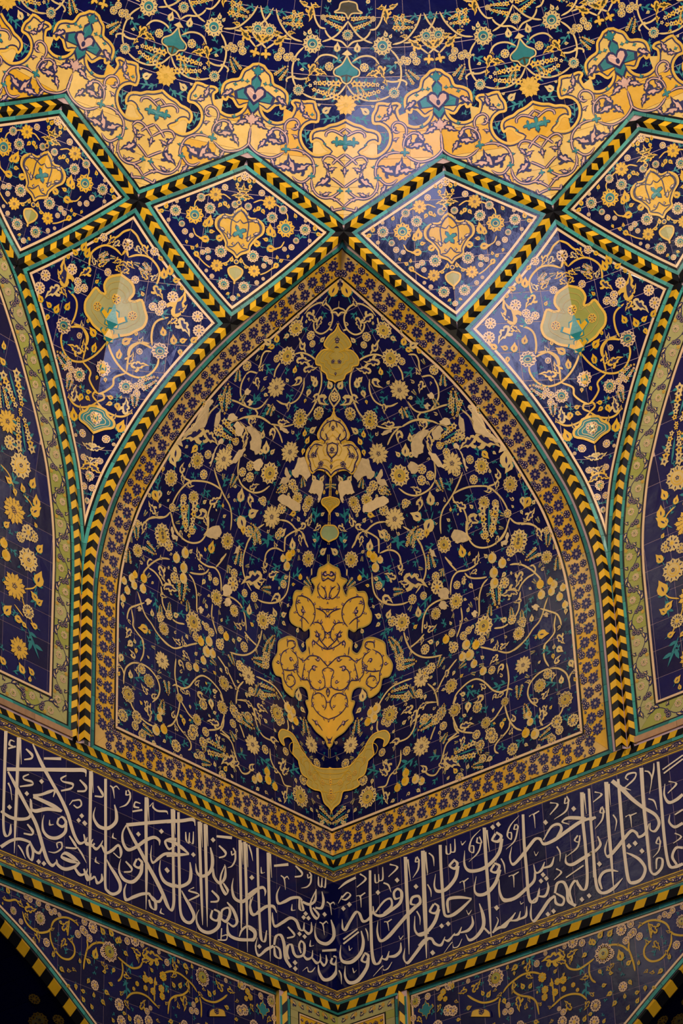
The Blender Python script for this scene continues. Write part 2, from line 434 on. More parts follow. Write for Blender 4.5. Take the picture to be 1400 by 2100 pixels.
# ---------------------------------------------------------------- niche panels and their borders
FB=.215                                          # width of the floral border
ZR=Z0+.01
NICHE={};BORDER={}
def q_outline(d):                                # left niche outline inset by d (a,v)
    n=60; vs=np.linspace(Z0,QTOP,n)
    edge=[(np.interp(v,QV,QE),v) for v in vs]
    bnd=[(0.-.3,Z0)]+edge                         # bottom then up the arch
    return bnd
for sf,s in ((QL,'left'),(QR,'right')):
    b=thing('floral_border',f'gold border with navy blossoms framing the {s} half of the central niche','tile border','niche borders')
    p=thing('niche_panel',f'curved dark blue {s} half of the niche covered in beige scrolling flowers','tile panel','niche halves')
    BORDER[s]=b; NICHE[s]=p
    bnd=q_outline(0)
    crease=[]
    def inside(poly):                            # cut at the crease a = w(v) (convex side kept)
        out=[]
        poly=[tuple(q) for q in poly]
        # clip polygon against crease by walking: sample a >= w(v)
        m=len(poly)
        for i in range(m):
            A=poly[i];B=poly[(i+1)%m]
            da=A[0]-np.interp(A[1],QV,QW); db=B[0]-np.interp(B[1],QV,QW)
            if da>=0: out.append(A)
            if da*db<0:
                k=da/(da-db); out.append((A[0]+(B[0]-A[0])*k,A[1]+(B[1]-A[1])*k))
        return out
    def qoff(d):
        o=offset(sf,bnd,d); c=o[1].copy()
        for i in range(2,len(o)):
            if o[i][1]<c[1]: o[i]=c
        return o
    def qstrip(name,d1,d2,h,m,parent,piece=None):
        A=qoff(d1);B=qoff(d2)
        P=sf.P(np.array(bnd)); L=np.concatenate([[0],np.cumsum(np.linalg.norm(np.diff(P,axis=0),axis=1))])
        L2=L[1]; 
        if piece:
            cuts=np.concatenate([np.linspace(0,L2,max(2,round(L2/piece))+1),np.linspace(L2,L[-1],max(2,round((L[-1]-L2)/piece))+1)[1:]])
        else: cuts=np.concatenate([np.linspace(0,L2,12),np.linspace(L2,L[-1],60)[1:]])
        pt=lambda X,q:(np.interp(q,L,X[:,0]),np.interp(q,L,X[:,1]))
        V=[];F=[]
        for k in range(len(cuts)-1):
            g=.0015 if piece else 0
            s0,s1=cuts[k]+g,cuts[k+1]-g
            ss=[s0]+[l for l in L if s0+.01<l<s1-.01]+[s1]
            poly=inside([pt(A,q) for q in ss]+[pt(B,q) for q in reversed(ss)])
            if len(poly)<3 or parea(poly)<2e-4: continue
            if piece: patch(name,sf,poly,h,m,parent)
            else:
                q=np.array(poly); PP,_,_,NN=sf.frame(q); b0=len(V);k2=len(q)
                V+=list(PP+NN*h)+list(PP+NN*(h-.008)); F.append(tuple(range(b0,b0+k2)))
                F+=[(b0+j,b0+(j+1)%k2,b0+k2+(j+1)%k2,b0+k2+j) for j in range(k2)]
        if F: obj(name,V,F,m,parent)
    d=0.0
    qstrip('turquoise_tile',d,d+.03,.012,'turq',b,.155); d+=.03
    qstrip('black_fillet',d,d+.016,.008,'black',b); d+=.016
    qstrip('border_tile',d+.001,d+FB,.005,'floral',b,.24); d+=FB
    qstrip('black_fillet',d,d+.018,.008,'black',p); d+=.018
    qstrip('white_fillet',d,d+.022,.009,'cream',p); d+=.022
    o=qoff(d); crs=[(np.interp(v,QV,QW),v) for v in np.linspace(1.4,QTOP,120)]
    pol=inside([tuple(q) for q in o])
    # replace the straight crease closing edge by the true crease
    top=max(pol,key=lambda q:q[1]); bot=[q for q in pol if abs(q[0]-np.interp(q[1],QV,QW))<1e-3 and q[1]<2][0]
    side=[q for q in pol if q[0]>np.interp(q[1],QV,QW)+1e-3]
    side.sort(key=lambda q:(q[1]))
    vt=[tuple(q) for q in o if q[0]>np.interp(q[1],QV,QW)]
    tipv=max(q[1] for q in vt)
    cr=[(np.interp(v,QV,QW),v) for v in np.linspace(bot[1],top[1],40)]
    pol=[bot]+vt+cr[::-1][:-1]
    PANELS[('niche',s)]=pol
    tiles('tile',sf,pol,np.arange(0,3.2,.25),np.arange(1.2,6.8,.25),.0022,.0022,.004,'blue',p)
# ---------------------------------------------------------------- bands on the two walls
AEND=4.8
def rect(u0,u1,v0,v1): return [(u0,v0),(u1,v0),(u1,v1),(u0,v1)]
BAND={}
def skew_rope(parent,sf,z0,z1,a0,a1,h1,h0,pl,slant,cols=('rope_yellow','rope_black'),under=None):
    n=round((a1-a0)/pl)
    for k in range(-1,n):
        x0=a0+pl*k+.001; x1=x0+pl-.002
        q=[(x0,z0),(x1,z0),(x1-slant,z1),(x0-slant,z1)]
        q=[(min(max(u,a0),a1+.05),v) for u,v in q]
        P,_,_,N=sf.frame(np.array(q)); hs=np.array([h0,h0,h1,h1])[:,None]
        top=P+N*hs; bot=P-N*.03
        o=obj('rope_tile',np.concatenate([top,bot]),[(0,1,2,3),(0,1,5,4),(1,2,6,5),(2,3,7,6),(3,0,4,7)],cols[k%2],parent)
for sf,psf,s in ((WL,PL,'left'),(WR,PR,'right')):
    m=thing('cornice_molding',f'striped yellow and black rope cornice above the {s} inscription band','molding','upper cornice moldings')
    skew_rope(m,sf,1.129,1.203,0.0,AEND,.012,.02,.075,-.04,('rope_black','rope_yellow'))
    tiles('turquoise_tile',sf,rect(0,AEND,1.1,1.128),np.arange(0,AEND+.2,.155),[1,1.3],.0012,0,.016,'turq',m)
    b=thing('inscription_band',f'dark blue band with cream calligraphy running along the {s} wall','inscription','inscription bands'); BAND[s]=b
    tiles('border_tile',sf,rect(0,AEND,1.002,1.1),np.arange(0,AEND+.25,.25),[0,1.3],.0012,0,.006,'ochre',b)
    tiles('tile',sf,rect(0,AEND,0,1.0),np.arange(0,AEND+.25,.2505),[0,.25,.5,.75,1.0],.0022,.0022,.004,'blue',b)
    tiles('border_tile',sf,rect(0,AEND,-.108,-.002),np.arange(0,AEND+.25,.25),[-1,1.3],.0012,0,.006,'ochre',b)
    for z in (1.088,1.03,1.018,-.098,-.028,-.016):
        q=rect(0,AEND,z-.0028,z+.0028); patch('dark_line',sf,q,.0085,'navy',b,mx=9)
    m=thing('cornice_molding',f'striped yellow and black rope cornice below the {s} inscription band','molding','lower cornice moldings')
    tiles('turquoise_tile',sf,rect(0,AEND,-.135,-.109),np.arange(0,AEND+.2,.155),[-1,1.3],.0012,0,.014,'turq',m)
    skew_rope(m,sf,-.2,-.136,0.0,AEND,.02,.012,.105,-.045,('rope_black','rope_yellow'))
    # underside of the cornice
    X=[sf.at(np.array([a,-.2]),.012) for a in (.74,AEND)]+[psf.at(np.array([a,-.2]),-.0) for a in (AEND,.74)]
    obj('underside',X,[(0,1,2,3)],'ochre',m)
# ---------------------------------------------------------------- ornament vocabulary (unit size, y towards the tip)
def ell(cx,cy,rx,ry,a=0.,n=9):
    t=np.arange(n)*2*pi/n; x=rx*np.cos(t); y=ry*np.sin(t); return np.stack([cx+x*cos(a)-y*sin(a),cy+x*sin(a)+y*cos(a)],1)
def leafp(x0,y0,x1,y1,w,n=4,bend=0.):          # pointed leaf
    d=np.array([x1-x0,y1-y0]); L=np.hypot(*d); d/=L; q=np.array([-d[1],d[0]]); p=[]
    for s in (1,-1):
        r=range(n+1) if s>0 else range(n-1,0,-1)
        for k in r:
            t=k/n; p.append(np.array([x0,y0])+d*L*t+q*(s*w*L*sin(pi*t)**.8*(1-.25*t)+bend*L*sin(pi*t)))
    return np.array(p)
def starp(n,r1,r2,a0=0.,jit=0.):
    t=np.arange(2*n)*pi/n+a0; r=np.where(np.arange(2*n)%2==0,r1,r2)
    return np.stack([r*np.sin(t),r*np.cos(t)],1)
def rotp(p,a): return np.stack([p[:,0]*cos(a)-p[:,1]*sin(a),p[:,0]*sin(a)+p[:,1]*cos(a)],1)
MOT={}
def motif(k,fn): MOT[k]=fn
def m_daisy(c='sand',c2='navy',n=13):
    o=[]; t=[]
    for k in range(n):                          # serrated petals
        a=2*pi*k/n
        for dr,da in ((.70,-.5),(.86,-.34),(.84,-.2),(1.0,0.),(.84,.2),(.86,.34)):
            t.append((dr*sin(a+da*2*pi/n)*(1+.05*sin(3*k)),dr*cos(a+da*2*pi/n)*(1+.05*sin(3*k))))
    o.append((np.array(t),c,0))
    for k in range(n):
        a=2*pi*(k+.5)/n; o.append((rotp(leafp(0,.52,0,.8,.09,3),-a),c2,1))
    for k in range(5): o.append((rotp(ell(0,.15,.085,.1,0,7),-2*pi*k/5),c2,1))
    for k in range(5): o.append((rotp(ell(0,.155,.04,.05,0,6),-2*pi*k/5),c,2))
    return o
def m_rose(c='sand',ci='moss',cr='amber',hole='navy',n=11,cc='navy'):
    o=[]
    for k in range(n):
        a=-2*pi*k/n
        p=np.array([(-.21,.55),(-.27,.78),(-.16,.92),(-.1,.9),(0,1.04),(.1,.9),(.16,.92),(.27,.78),(.21,.55)])
        o.append((rotp(p,a),c,0)); o.append((rotp(leafp(0,.6,0,.9,.22,3),a),hole,1))
    o.append((ell(0,0,.62,.62,0,18),cr,0)); o.append((ell(0,.03,.5,.5,0,14),ci,1)); o.append((ell(0,-.08,.34,.3,0,10),cr,2)); o.append((ell(0,-.06,.25,.2,0,9),ci,3))
    for k in range(5): o.append((rotp(ell(0,.11,.06,.07,0,6),-2*pi*k/5),cc,4))
    return o
def m_floret(c='sand',hole='navy',cc='amber',n=7):
    o=[]
    for k in range(n):
        a=-2*pi*k/n
        o.append((rotp(np.array([(-.1,.2),(-.36,.55),(-.36,.82),(-.17,1.),(0,.9),(.17,1.),(.36,.82),(.36,.55),(.1,.2)]),a),c,0)); o.append((rotp(leafp(0,.34,0,.82,.22,3),a),hole,1))
    o.append((ell(0,0,.26,.26,0,8),cc,1))
    return o
def m_bud(c='amber',hole='navy',g='teal'):
    return [(leafp(-.02,.05,-.42,.28,.22,3),g,0),(leafp(.02,.05,.42,.22,.22,3),g,0),(leafp(0,-.45,.02,.1,.08,3),g,0),
            (np.array([(0,0),(-.3,.2),(-.36,.45),(-.2,.72),(-.04,1.05),(.1,.78),(.3,.6),(.34,.35),(.22,.1)]),c,1),(leafp(-.02,.22,-.03,.6,.18,3),hole,2)]
def m_spike(c='sand',c2='amber',hole='navy',g='teal'):
    o=[(leafp(0,-.1,0,.7,.05,3),g,0)]; r=random.Random(3)
    for i in range(7):
        y=i/6.5; w=.2*(1-.75*y)+.03
        for s in ((-1,1) if i<6 else (0,)):
            x=s*w; rr=.105*(1-.5*y)
            o.append((np.array([(x+rr*cos(t)*(1.35 if j%2==0 else .8),y+rr*sin(t)*(1.35 if j%2==0 else .8)) for j,t in enumerate(np.arange(10)*2*pi/10+.3*i)]),c if (i+s)%3 else c2,1)); o.append((ell(x,y,rr*.38,rr*.4,0,5),hole,2))
        if i%2==0 and i<6:
            for s in (-1,1): o.append((leafp(s*w,y,s*(w+.2),y+.13,.2,3),g,0))
    return o
def m_sprig(g='teal'):
    return [(leafp(0,-.05,0,1.0,.055,4),g,0),(leafp(0,.35,-.32,.66,.2,3),g,0),(leafp(0,.5,.3,.78,.2,3),g,0),(leafp(0,.1,.25,.34,.2,3),g,0)]
def m_eslimi(c='sand',hole='navy'):            # split palmette leaf
    out=np.array([(0,-.05),(-.14,.02),(-.2,.16),(-.12,.26),(-.24,.34),(-.22,.5),(-.1,.56),(-.14,.7),(-.05,.86),(.08,1.05),(.06,.82),(.12,.66),(.22,.62),(.2,.46),(.34,.4),(.44,.26),(.36,.14),(.28,.24),(.18,.26),(.2,.12),(.12,.0)])
    inn=np.array([(0,.08),(-.1,.18),(-.03,.3),(-.13,.4),(-.03,.54),(-.03,.7),(.03,.82),(.03,.6),(.12,.5),(.1,.34),(.06,.2)])
    return [(out,c,0),(inn,hole,1)]
def m_curl(c='sand',hole='navy'):              # small split leaf with a hook
    return [(np.array([(0,0),(-.22,.1),(-.3,.4),(-.16,.72),(.05,1.),(.0,.7),(.06,.5),(.3,.55),(.32,.3),(.18,.08)]),c,0),(np.array([(-.02,.16),(-.16,.38),(-.05,.68),(-.02,.45),(.14,.36)]),hole,1)]
def m_fruit(c='sand',c2='amber'):
    return [(ell(0,0,.95,1.0,0,12),c,0),(np.array([(-.2,.9),(-.3,1.3),(0,1.12),(.3,1.3),(.2,.9)]),c,0),(ell(.25,.15,.5,.55,0,9),c2,1),(leafp(.6,-.6,1.2,-.9,.2,3),'teal',0),(leafp(-.6,-.6,-1.2,-.8,.2,3),'teal',0)]
def m_disc(c,c2=None): 
    o=[(ell(0,0,1,1,0,14),c,0)]
    if c2: o.append((ell(0,0,.6,.6,0,10),c2,1))
    return o
def m_tri(c,oc):                               # three-lobed drop
    b=np.array([(0,-1.),(-.3,-.6),(-.25,-.3),(-.9,-.35),(-1.,.0),(-.6,.25),(-.2,.2),(-.25,.7),(0,1.),(.25,.7),(.2,.2),(.6,.25),(1.,0),(.9,-.35),(.25,-.3),(.3,-.6)])
    return [(b*1.18,oc,0),(b,c,1)]
def m_palm(c,oc):
    b=np.array([(0,-1.),(-.2,-.5),(-.5,-.5),(-.5,-.2),(-1.,.1),(-.85,.4),(-.45,.25),(-.4,.6),(-.15,.7),(0,1.1),(.15,.7),(.4,.6),(.45,.25),(.85,.4),(1.,.1),(.5,-.2),(.5,-.5),(.2,-.5)])
    return [(b*1.16,oc,0),(b,c,1)]
HC=[0]
def hstep():                                   # pieces laid one after the other never share a plane
    HC[0]=(HC[0]+1)%37; return HC[0]*3e-5
def build(sf,parent,name,motif_,c,tip,h=.007,flip=1,kind=None):
    h=h+hstep()
    c=np.array(c,float); J=sf.metric(c); Ji=np.linalg.inv(J); d=J@(np.array(tip,float)-c); L=np.hypot(*d)
    ex=np.array([d[1],-d[0]])*flip; 
    A=np.stack([ex,d],1)                       # local -> metres
    pts=np.concatenate([p for p,_,_ in motif_]); uv=c+(Ji@A@pts.T).T
    hs=np.concatenate([np.full(len(p),h+.0016*l) for p,_,l in motif_])
    X=sf.at(uv,hs); F=[];mi=[];cols=[];b=0
    for p,col,_ in motif_:
        if col not in cols: cols.append(col)
        F.append(tuple(range(b,b+len(p)))); mi.append(cols.index(col)); b+=len(p)
    return obj(name,X,F,cols,parent,mi,kind)
def ribbon(sf,parent,name,pts,w,col,h=.007,taper=True,sm=5,kind=None,core=None):
    h=h+hstep()
    pts=spline(pts,sm) if len(pts)>2 else np.array([np.array(pts[0])+(np.array(pts[-1])-np.array(pts[0]))*k/4 for k in range(5)])
    P,_,_,N=sf.frame(pts); T=np.gradient(P,axis=0); T/=np.linalg.norm(T,axis=1,keepdims=True)+1e-12; B=np.cross(N,T)
    n=len(P); ww=np.full(n,w/2)
    if taper: s=np.linspace(0,1,n); ww*=np.clip(np.minimum(s,1-s)*8+.35,0,1)
    V=np.concatenate([P+B*ww[:,None]+N*h,P-B*ww[:,None]+N*h]); F=[(i,i+1,n+i+1,n+i) for i in range(n-1)]; mats=[col]; mi=[0]*len(F)
    if core:
        V=np.concatenate([V,P+B*ww[:,None]*.38+N*(h+.0015),P-B*ww[:,None]*.38+N*(h+.0015)]); F+=[(2*n+i,2*n+i+1,3*n+i+1,3*n+i) for i in range(n-1)]; mats=[col,core]; mi+=[1]*(n-1)
    return obj(name,V,F,mats,parent,mi,kind)
def pairs(l): return np.array(l,float).reshape(-1,2)/1000.
def fillpoly(sf,parent,name,poly,col,h,cell=.22,kind=None):   # large plane ornament cut on a grid so that it follows the curve
    poly=[tuple(p) for p in poly]; q=np.array(poly); V=[];F=[]
    J=sf.metric(q.mean(0)); cu=cell/abs(J[0,0]); cv=cell/abs(J[1,1])
    for i in range(int(floor(q[:,0].min()/cu)),int(ceil(q[:,0].max()/cu))):
        c1=clip_rect(poly,i*cu,(i+1)*cu,-99,99)
        if len(c1)<3: continue
        for j in range(int(floor(q[:,1].min()/cv)),int(ceil(q[:,1].max()/cv))):
            c=clip_rect(c1,-99,99,j*cv,(j+1)*cv)
            if len(c)<3 or parea(c)*abs(J[0,0]*J[1,1])<1e-6: continue
            b=len(V); V+=list(sf.at(np.array(c),h)); F.append(tuple(range(b,b+len(c))))
    if F: return obj(name,V,F,col,parent,None,kind)
class Sub:                                      # a surface seen through a change of coordinates (mirror / turn)
    def __init__(s,sf,f): s.sf=sf; s.f=f
    def P(s,uv): return s.sf.P(s.f(np.asarray(uv,float)))
    frame=Surf.frame; at=Surf.at; metric=Surf.metric
def tsub(sg,t0):                                # t -> t0 + sg*t
    def f(uv):
        o=uv.copy(); o[...,0]=t0+sg*uv[...,0]; return o
    return Sub(S_,f)
# ---------------------------------------------------------------- ornament positions on the surfaces (millimetres)
NICHE_T={'V':[[1867,5801,1848,5881,1782,5960,1691,5979,1612,5947,1561,5892,1544,5810,1585,5741,1657,5727,1713,5762,1736,5813],[1624,5941,1609,5980,1575,6021,1608,6067],[1622,5938,1574,5966,1523,5949],[1873,5780,1856,5726,1848,5677],[1789,5600,1707,5561,1639,5524],[1758,5440,1692,5494,1616,5517,1522,5518,1427,5485,1351,5424,1299,5343,1277,5247,1260,5147,1267,5046],[1837,5324,1842,5251,1816,5185],[1665,5028,1585,5030,1515,5063,1466,5122,1457,5188,1475,5259,1518,5327],[1760,5000,1779,4913,1834,4861,1935,4841,2043,4833,2134,4817],[2105,5081,2100,4996,2063,4919,2000,4870,1939,4847],[1982,5366,2042,5338,2049,5282,2024,5225,2021,5182],[2105,5081,2077,5120,2001,5140],[1834,4861,1786,4841,1785,4806],[1544,5810,1503,5818],[1176,5443,1151,5405,1158,5330,1143,5284,1047,5245,1045,5242],[1945,4704,1888,4756,1799,4809,1709,4829,1625,4825],[1945,4704,1998,4663,2044,4591],[1915,4692,1832,4670,1782,4616,1749,4554,1763,4464,1750,4402,1726,4329,1682,4256],[1682,4256,1616,4217,1529,4204,1443,4216,1365,4266,1312,4339],[1983,4226,1937,4180,1879,4130,1817,4082,1746,4037,1678,4000,1624,3940,1593,3870,1575,3803],[1817,4082,1894,4090,1991,4082,2089,4053,2181,4010,2236,3937,2271,3865,2290,3784,2291,3735],[2304,4039,2258,4009,2182,4013],[1811,4068,1806,4020,1864,3947,1877,3876,1871,3812,1844,3750,1831,3690,1856,3639],[2290,3679,2250,3631,2208,3575,2150,3534,2093,3525],[2290,3679,2323,3624,2384,3583,2462,3558,2512,3514],[2250,4524,2268,4591,2253,4657,2213,4734],[1496,4185,1463,4140,1437,4085],[1892,4744,1811,4795,1734,4823,1649,4826,1596,4821],[1596,4821,1524,4843,1436,4872,1359,4930],[1273,5044,1259,5118,1263,5176,1262,5214],[1559,4823,1499,4807,1439,4776,1379,4731],[1221,4008,1279,3941,1315,3871,1335,3806,1350,3752],[1063,4115,975,4137,903,4132,844,4114,789,4122],[794,4134,853,4089,901,4041,929,3994,908,3925],[789,4122,730,4104,691,4063,657,4034],[2454,3039,2422,3093,2371,3163,2300,3232,2234,3268,2173,3284],[2394,3113,2417,3152,2399,3192,2372,3195],[2394,3113,2317,3104,2246,3067,2205,3019],[2225,3010,2203,2938,2183,2863,2133,2801],[2491,2853,2453,2795,2414,2720,2368,2665,2302,2625,2237,2568,2151,2519,2086,2495],[2399,2784,2488,2723,2558,2670,2586,2609,2594,2547],[2547,2666,2522,2577,2520,2511,2468,2466,2404,2425,2393,2363],[1923,3247,1861,3215,1814,3151,1790,3079,1774,2986,1758,2951],[1917,3266,1854,3279,1773,3308,1726,3343,1704,3384],[1859,3420,1799,3403,1721,3402,1636,3420,1571,3389,1531,3323,1512,3248],[1628,3431,1584,3507,1546,3596],[2263,3644,2224,3596,2152,3545,2065,3515,1968,3522,1883,3565,1840,3632,1829,3718,1858,3813],[2055,2767,1989,2760,1904,2781],[1594,3099,1587,2994,1556,2932,1502,2845],[2533,3452,2525,3495,2477,3543,2339,3613],[1311,3880,1338,3811,1343,3743,1344,3660,1326,3576,1291,3507,1225,3442,1155,3396],[1061,3350,982,3356,875,3390,786,3449,731,3538,731,3639,758,3737],[900,3873,992,3869,1058,3834,1092,3778,1085,3706,1073,3644],[633,4023,686,4061,756,4108],[490,3810,516,3867],[1496,3219,1422,3240,1332,3243,1247,3219,1189,3158,1158,3079,1142,3018],[949,3102,958,3015,982,2938],[1163,3002,1089,2964,993,2934],[1545,3586,1598,3508],[890,3877,918,3941,938,4000],[2415,2426,2393,2368,2398,2291,2433,2211],[2444,2190,2527,2158,2598,2088,2623,2005,2627,1922],[2423,2199,2329,2187,2255,2150,2212,2100,2196,2033,2222,1957,2285,1884],[2700,2064,2649,2060,2618,2007],[2564,1849,2532,1765,2490,1724,2418,1687,2345,1666,2262,1665],[2106,1724,2042,1772,1990,1858,1963,1950,1952,2020],[2000,2409,2011,2312,2011,2237,1990,2154,1968,2080],[2043,2133,2000,2158,1915,2159,1839,2205,1785,2276,1730,2339,1664,2378,1587,2378,1511,2349,1445,2307,1402,2231],[1936,2026,1893,1985,1840,1939,1776,1914],[1990,1858,1979,1796,1926,1751,1862,1718,1819,1676,1820,1627,1852,1599],[1477,2642,1420,2605,1375,2564,1353,2513],[1893,2570,1828,2612,1732,2667],[2193,2541,2140,2520,2065,2500,2000,2509,1914,2561],[1392,2117,1415,2042,1438,1983],[1603,1880,1493,1929,1427,1987],[1438,1941,1351,1916,1329,1907],[2305,1868,2315,1783,2304,1738,2325,1690],[1445,2619,1382,2577,1307,2502,1246,2421],[1143,2528,1208,2445,1235,2349,1242,2270],[1235,2311,1134,2340,1033,2321,998,2221,962,2140,899,2087,810,2082,694,2106],[978,2640,888,2646,772,2643,694,2615,630,2563,579,2505],[570,2373,559,2300,574,2256],[1202,2087,1165,2026,1141,1978],[1326,2741,1226,2757,1127,2791,1043,2852,986,2930,960,3025],[1452,1909,1366,1904,1305,1871,1269,1791,1233,1712],[1234,1684,1173,1632,1098,1659,1046,1733],[813,1996,803,1896,753,1830,678,1791,629,1715,539,1728],[591,1710,606,1639,634,1573],[1447,2286,1411,2224],[1401,2068,1414,1989,1452,1928]],
'D':[[1741,5123,1707,5035],[1918,4337,1966,4423],[1258,4697,1205,4615],[1165,4101,1210,4194],[2171,2324,2192,2404],[1080,2600,1032,2528],[1041,1950,1017,1861],[254,2240,204,2174]],
'R':[[1805,5409,1852,5473],[1872,5656,1916,5714],[1347,5018,1385,5069],[2188,4203,2220,4265],[2400,3948,2428,4011],[2092,3896,2114,3947],[2324,3466,2349,3543],[1323,4991,1367,5051],[1373,4438,1420,4517],[818,4396,845,4443],[1167,5116,1195,5153],[957,4366,985,4415],[2307,3436,2332,3513],[1801,2843,1811,2932],[1574,3700,1601,3765],[1557,3172,1571,3239],[2552,3210,2565,3263],[2153,2636,2156,2694],[592,3930,621,3994],[954,3192,971,3269],[1322,3139,1332,3190],[2574,1846,2575,1916],[2328,2068,2328,2127],[1399,2410,1398,2474],[1425,2164,1424,2224],[1957,2051,1957,2090],[1743,1926,1743,1976],[712,2377,710,2460],[425,1675,421,1770]],
'F':[[1686,5673,1709,5703],[1623,5620,1640,5643],[2142,5146,2165,5178],[1178,5133,1208,5172],[1103,5331,1125,5365],[1894,5339,1912,5364],[1609,4405,1629,4440],[1564,4315,1584,4350],[1665,4321,1683,4353],[2197,3847,2210,3876],[2066,4124,2083,4158],[2285,3721,2298,3752],[2099,4533,2123,4573],[2357,4443,2374,4472],[1869,4526,1885,4553],[2100,4299,2116,4330],[1325,4190,1341,4221],[1009,4017,1024,4050],[1146,4386,1166,4420],[1079,4458,1100,4493],[1024,4431,1041,4460],[2091,3651,2104,3685],[2001,3631,2014,3666],[2613,3434,2621,3463],[2202,2732,2206,2770],[2100,2790,2104,2829],[1637,2862,1641,2894],[1392,3368,1408,3424],[1109,3356,1120,3395],[1403,3463,1414,3499],[1024,3981,1038,4013],[1787,1811,1787,1857],[1669,1740,1669,1781],[1636,1851,1635,1889],[2469,1676,2470,1726],[2633,1630,2633,1680],[2000,1585,2000,1634],[2489,1588,2489,1624],[877,1963,876,2001],[187,2082,186,2121],[606,2044,605,2078],[1275,2191,1274,2239],[1213,2149,1212,2193],[864,2873,868,2915],[865,2807,869,2849]],
'B':[[1718,6056,1742,6170],[1665,6145,1698,6189],[2028,5422,2104,5416],[1978,5456,2018,5510],[1985,5426,2025,5385],[1186,5369,1243,5413],[1365,5303,1390,5370],[1400,5269,1391,5210],[1642,5312,1666,5361],[2010,5562,2029,5588],[2103,5326,2091,5374],[1827,5013,1788,5022],[1906,5578,1930,5532],[1555,5671,1545,5720],[1398,5349,1448,5369],[1389,5176,1378,5146],[1802,5740,1815,5764],[1909,5735,1934,5767],[1568,4071,1601,4165],[1526,3964,1443,3866],[2414,4089,2458,4225],[2488,4130,2408,4075],[2545,3773,2477,3713],[2472,3804,2464,3735],[1741,3949,1753,3977],[1795,3893,1811,3903],[1707,3872,1684,3898],[1612,4667,1638,4724],[1455,3894,1430,3838],[2517,4004,2511,3966],[2361,3746,2348,3768],[1434,4002,1359,4067],[2342,4276,2362,4251],[2243,4319,2276,4255],[1500,4568,1549,4647],[1538,4551,1590,4572],[1454,4589,1433,4634],[1187,4884,1218,4928],[1154,4936,1130,4999],[1132,4834,1141,4890],[848,4587,893,4618],[788,4605,778,4661],[801,4527,791,4560],[835,4196,874,4215],[790,4264,814,4290],[1132,4790,1120,4744],[688,4525,697,4557],[1704,4947,1730,4956],[1636,4934,1667,4964],[621,4343,598,4374],[486,4611,493,4638],[912,4249,960,4208],[1731,3275,1747,3228],[1666,3285,1683,3327],[1734,3520,1732,3611],[1788,3514,1808,3539],[2342,2550,2437,2529],[2295,2694,2310,2746],[2117,3234,2078,3209],[2168,3221,2173,3195],[2663,2684,2650,2640],[2047,2803,1996,2831],[2321,2517,2332,2546],[2322,3012,2339,2989],[2114,2990,2091,2983],[800,3285,848,3334],[738,3318,696,3359],[716,3276,676,3258],[806,3928,841,4006],[1006,3980,974,4053],[465,4023,433,4087],[694,3636,666,3656],[834,3564,837,3538],[809,3658,771,3681],[1134,3172,1151,3248],[1063,3091,1100,3110],[508,3247,507,3290],[565,4110,602,4112],[2529,2355,2580,2309],[2498,2351,2508,2388],[2487,2314,2486,2272],[2651,2190,2671,2125],[2329,2277,2350,2294],[2545,2003,2556,2064],[1915,1878,1904,1824],[1545,2269,1500,2294],[1578,2188,1557,2113],[1621,2306,1632,2327],[1788,1590,1734,1569],[2672,1567,2702,1540],[2126,1587,2157,1567],[2699,1975,2679,2007],[2409,1812,2430,1836],[1499,2456,1532,2468],[1602,2029,1580,2013],[1819,1898,1840,1881],[1958,1886,1926,1882],[419,2614,415,2712],[394,2556,342,2537],[845,2231,882,2255],[731,2188,756,2207],[1407,1566,1382,1612],[1297,1541,1322,1560],[1430,1723,1393,1718],[723,1551,686,1537],[965,2539,991,2549],[1251,2893,1202,2912],[415,3140,409,3181]],
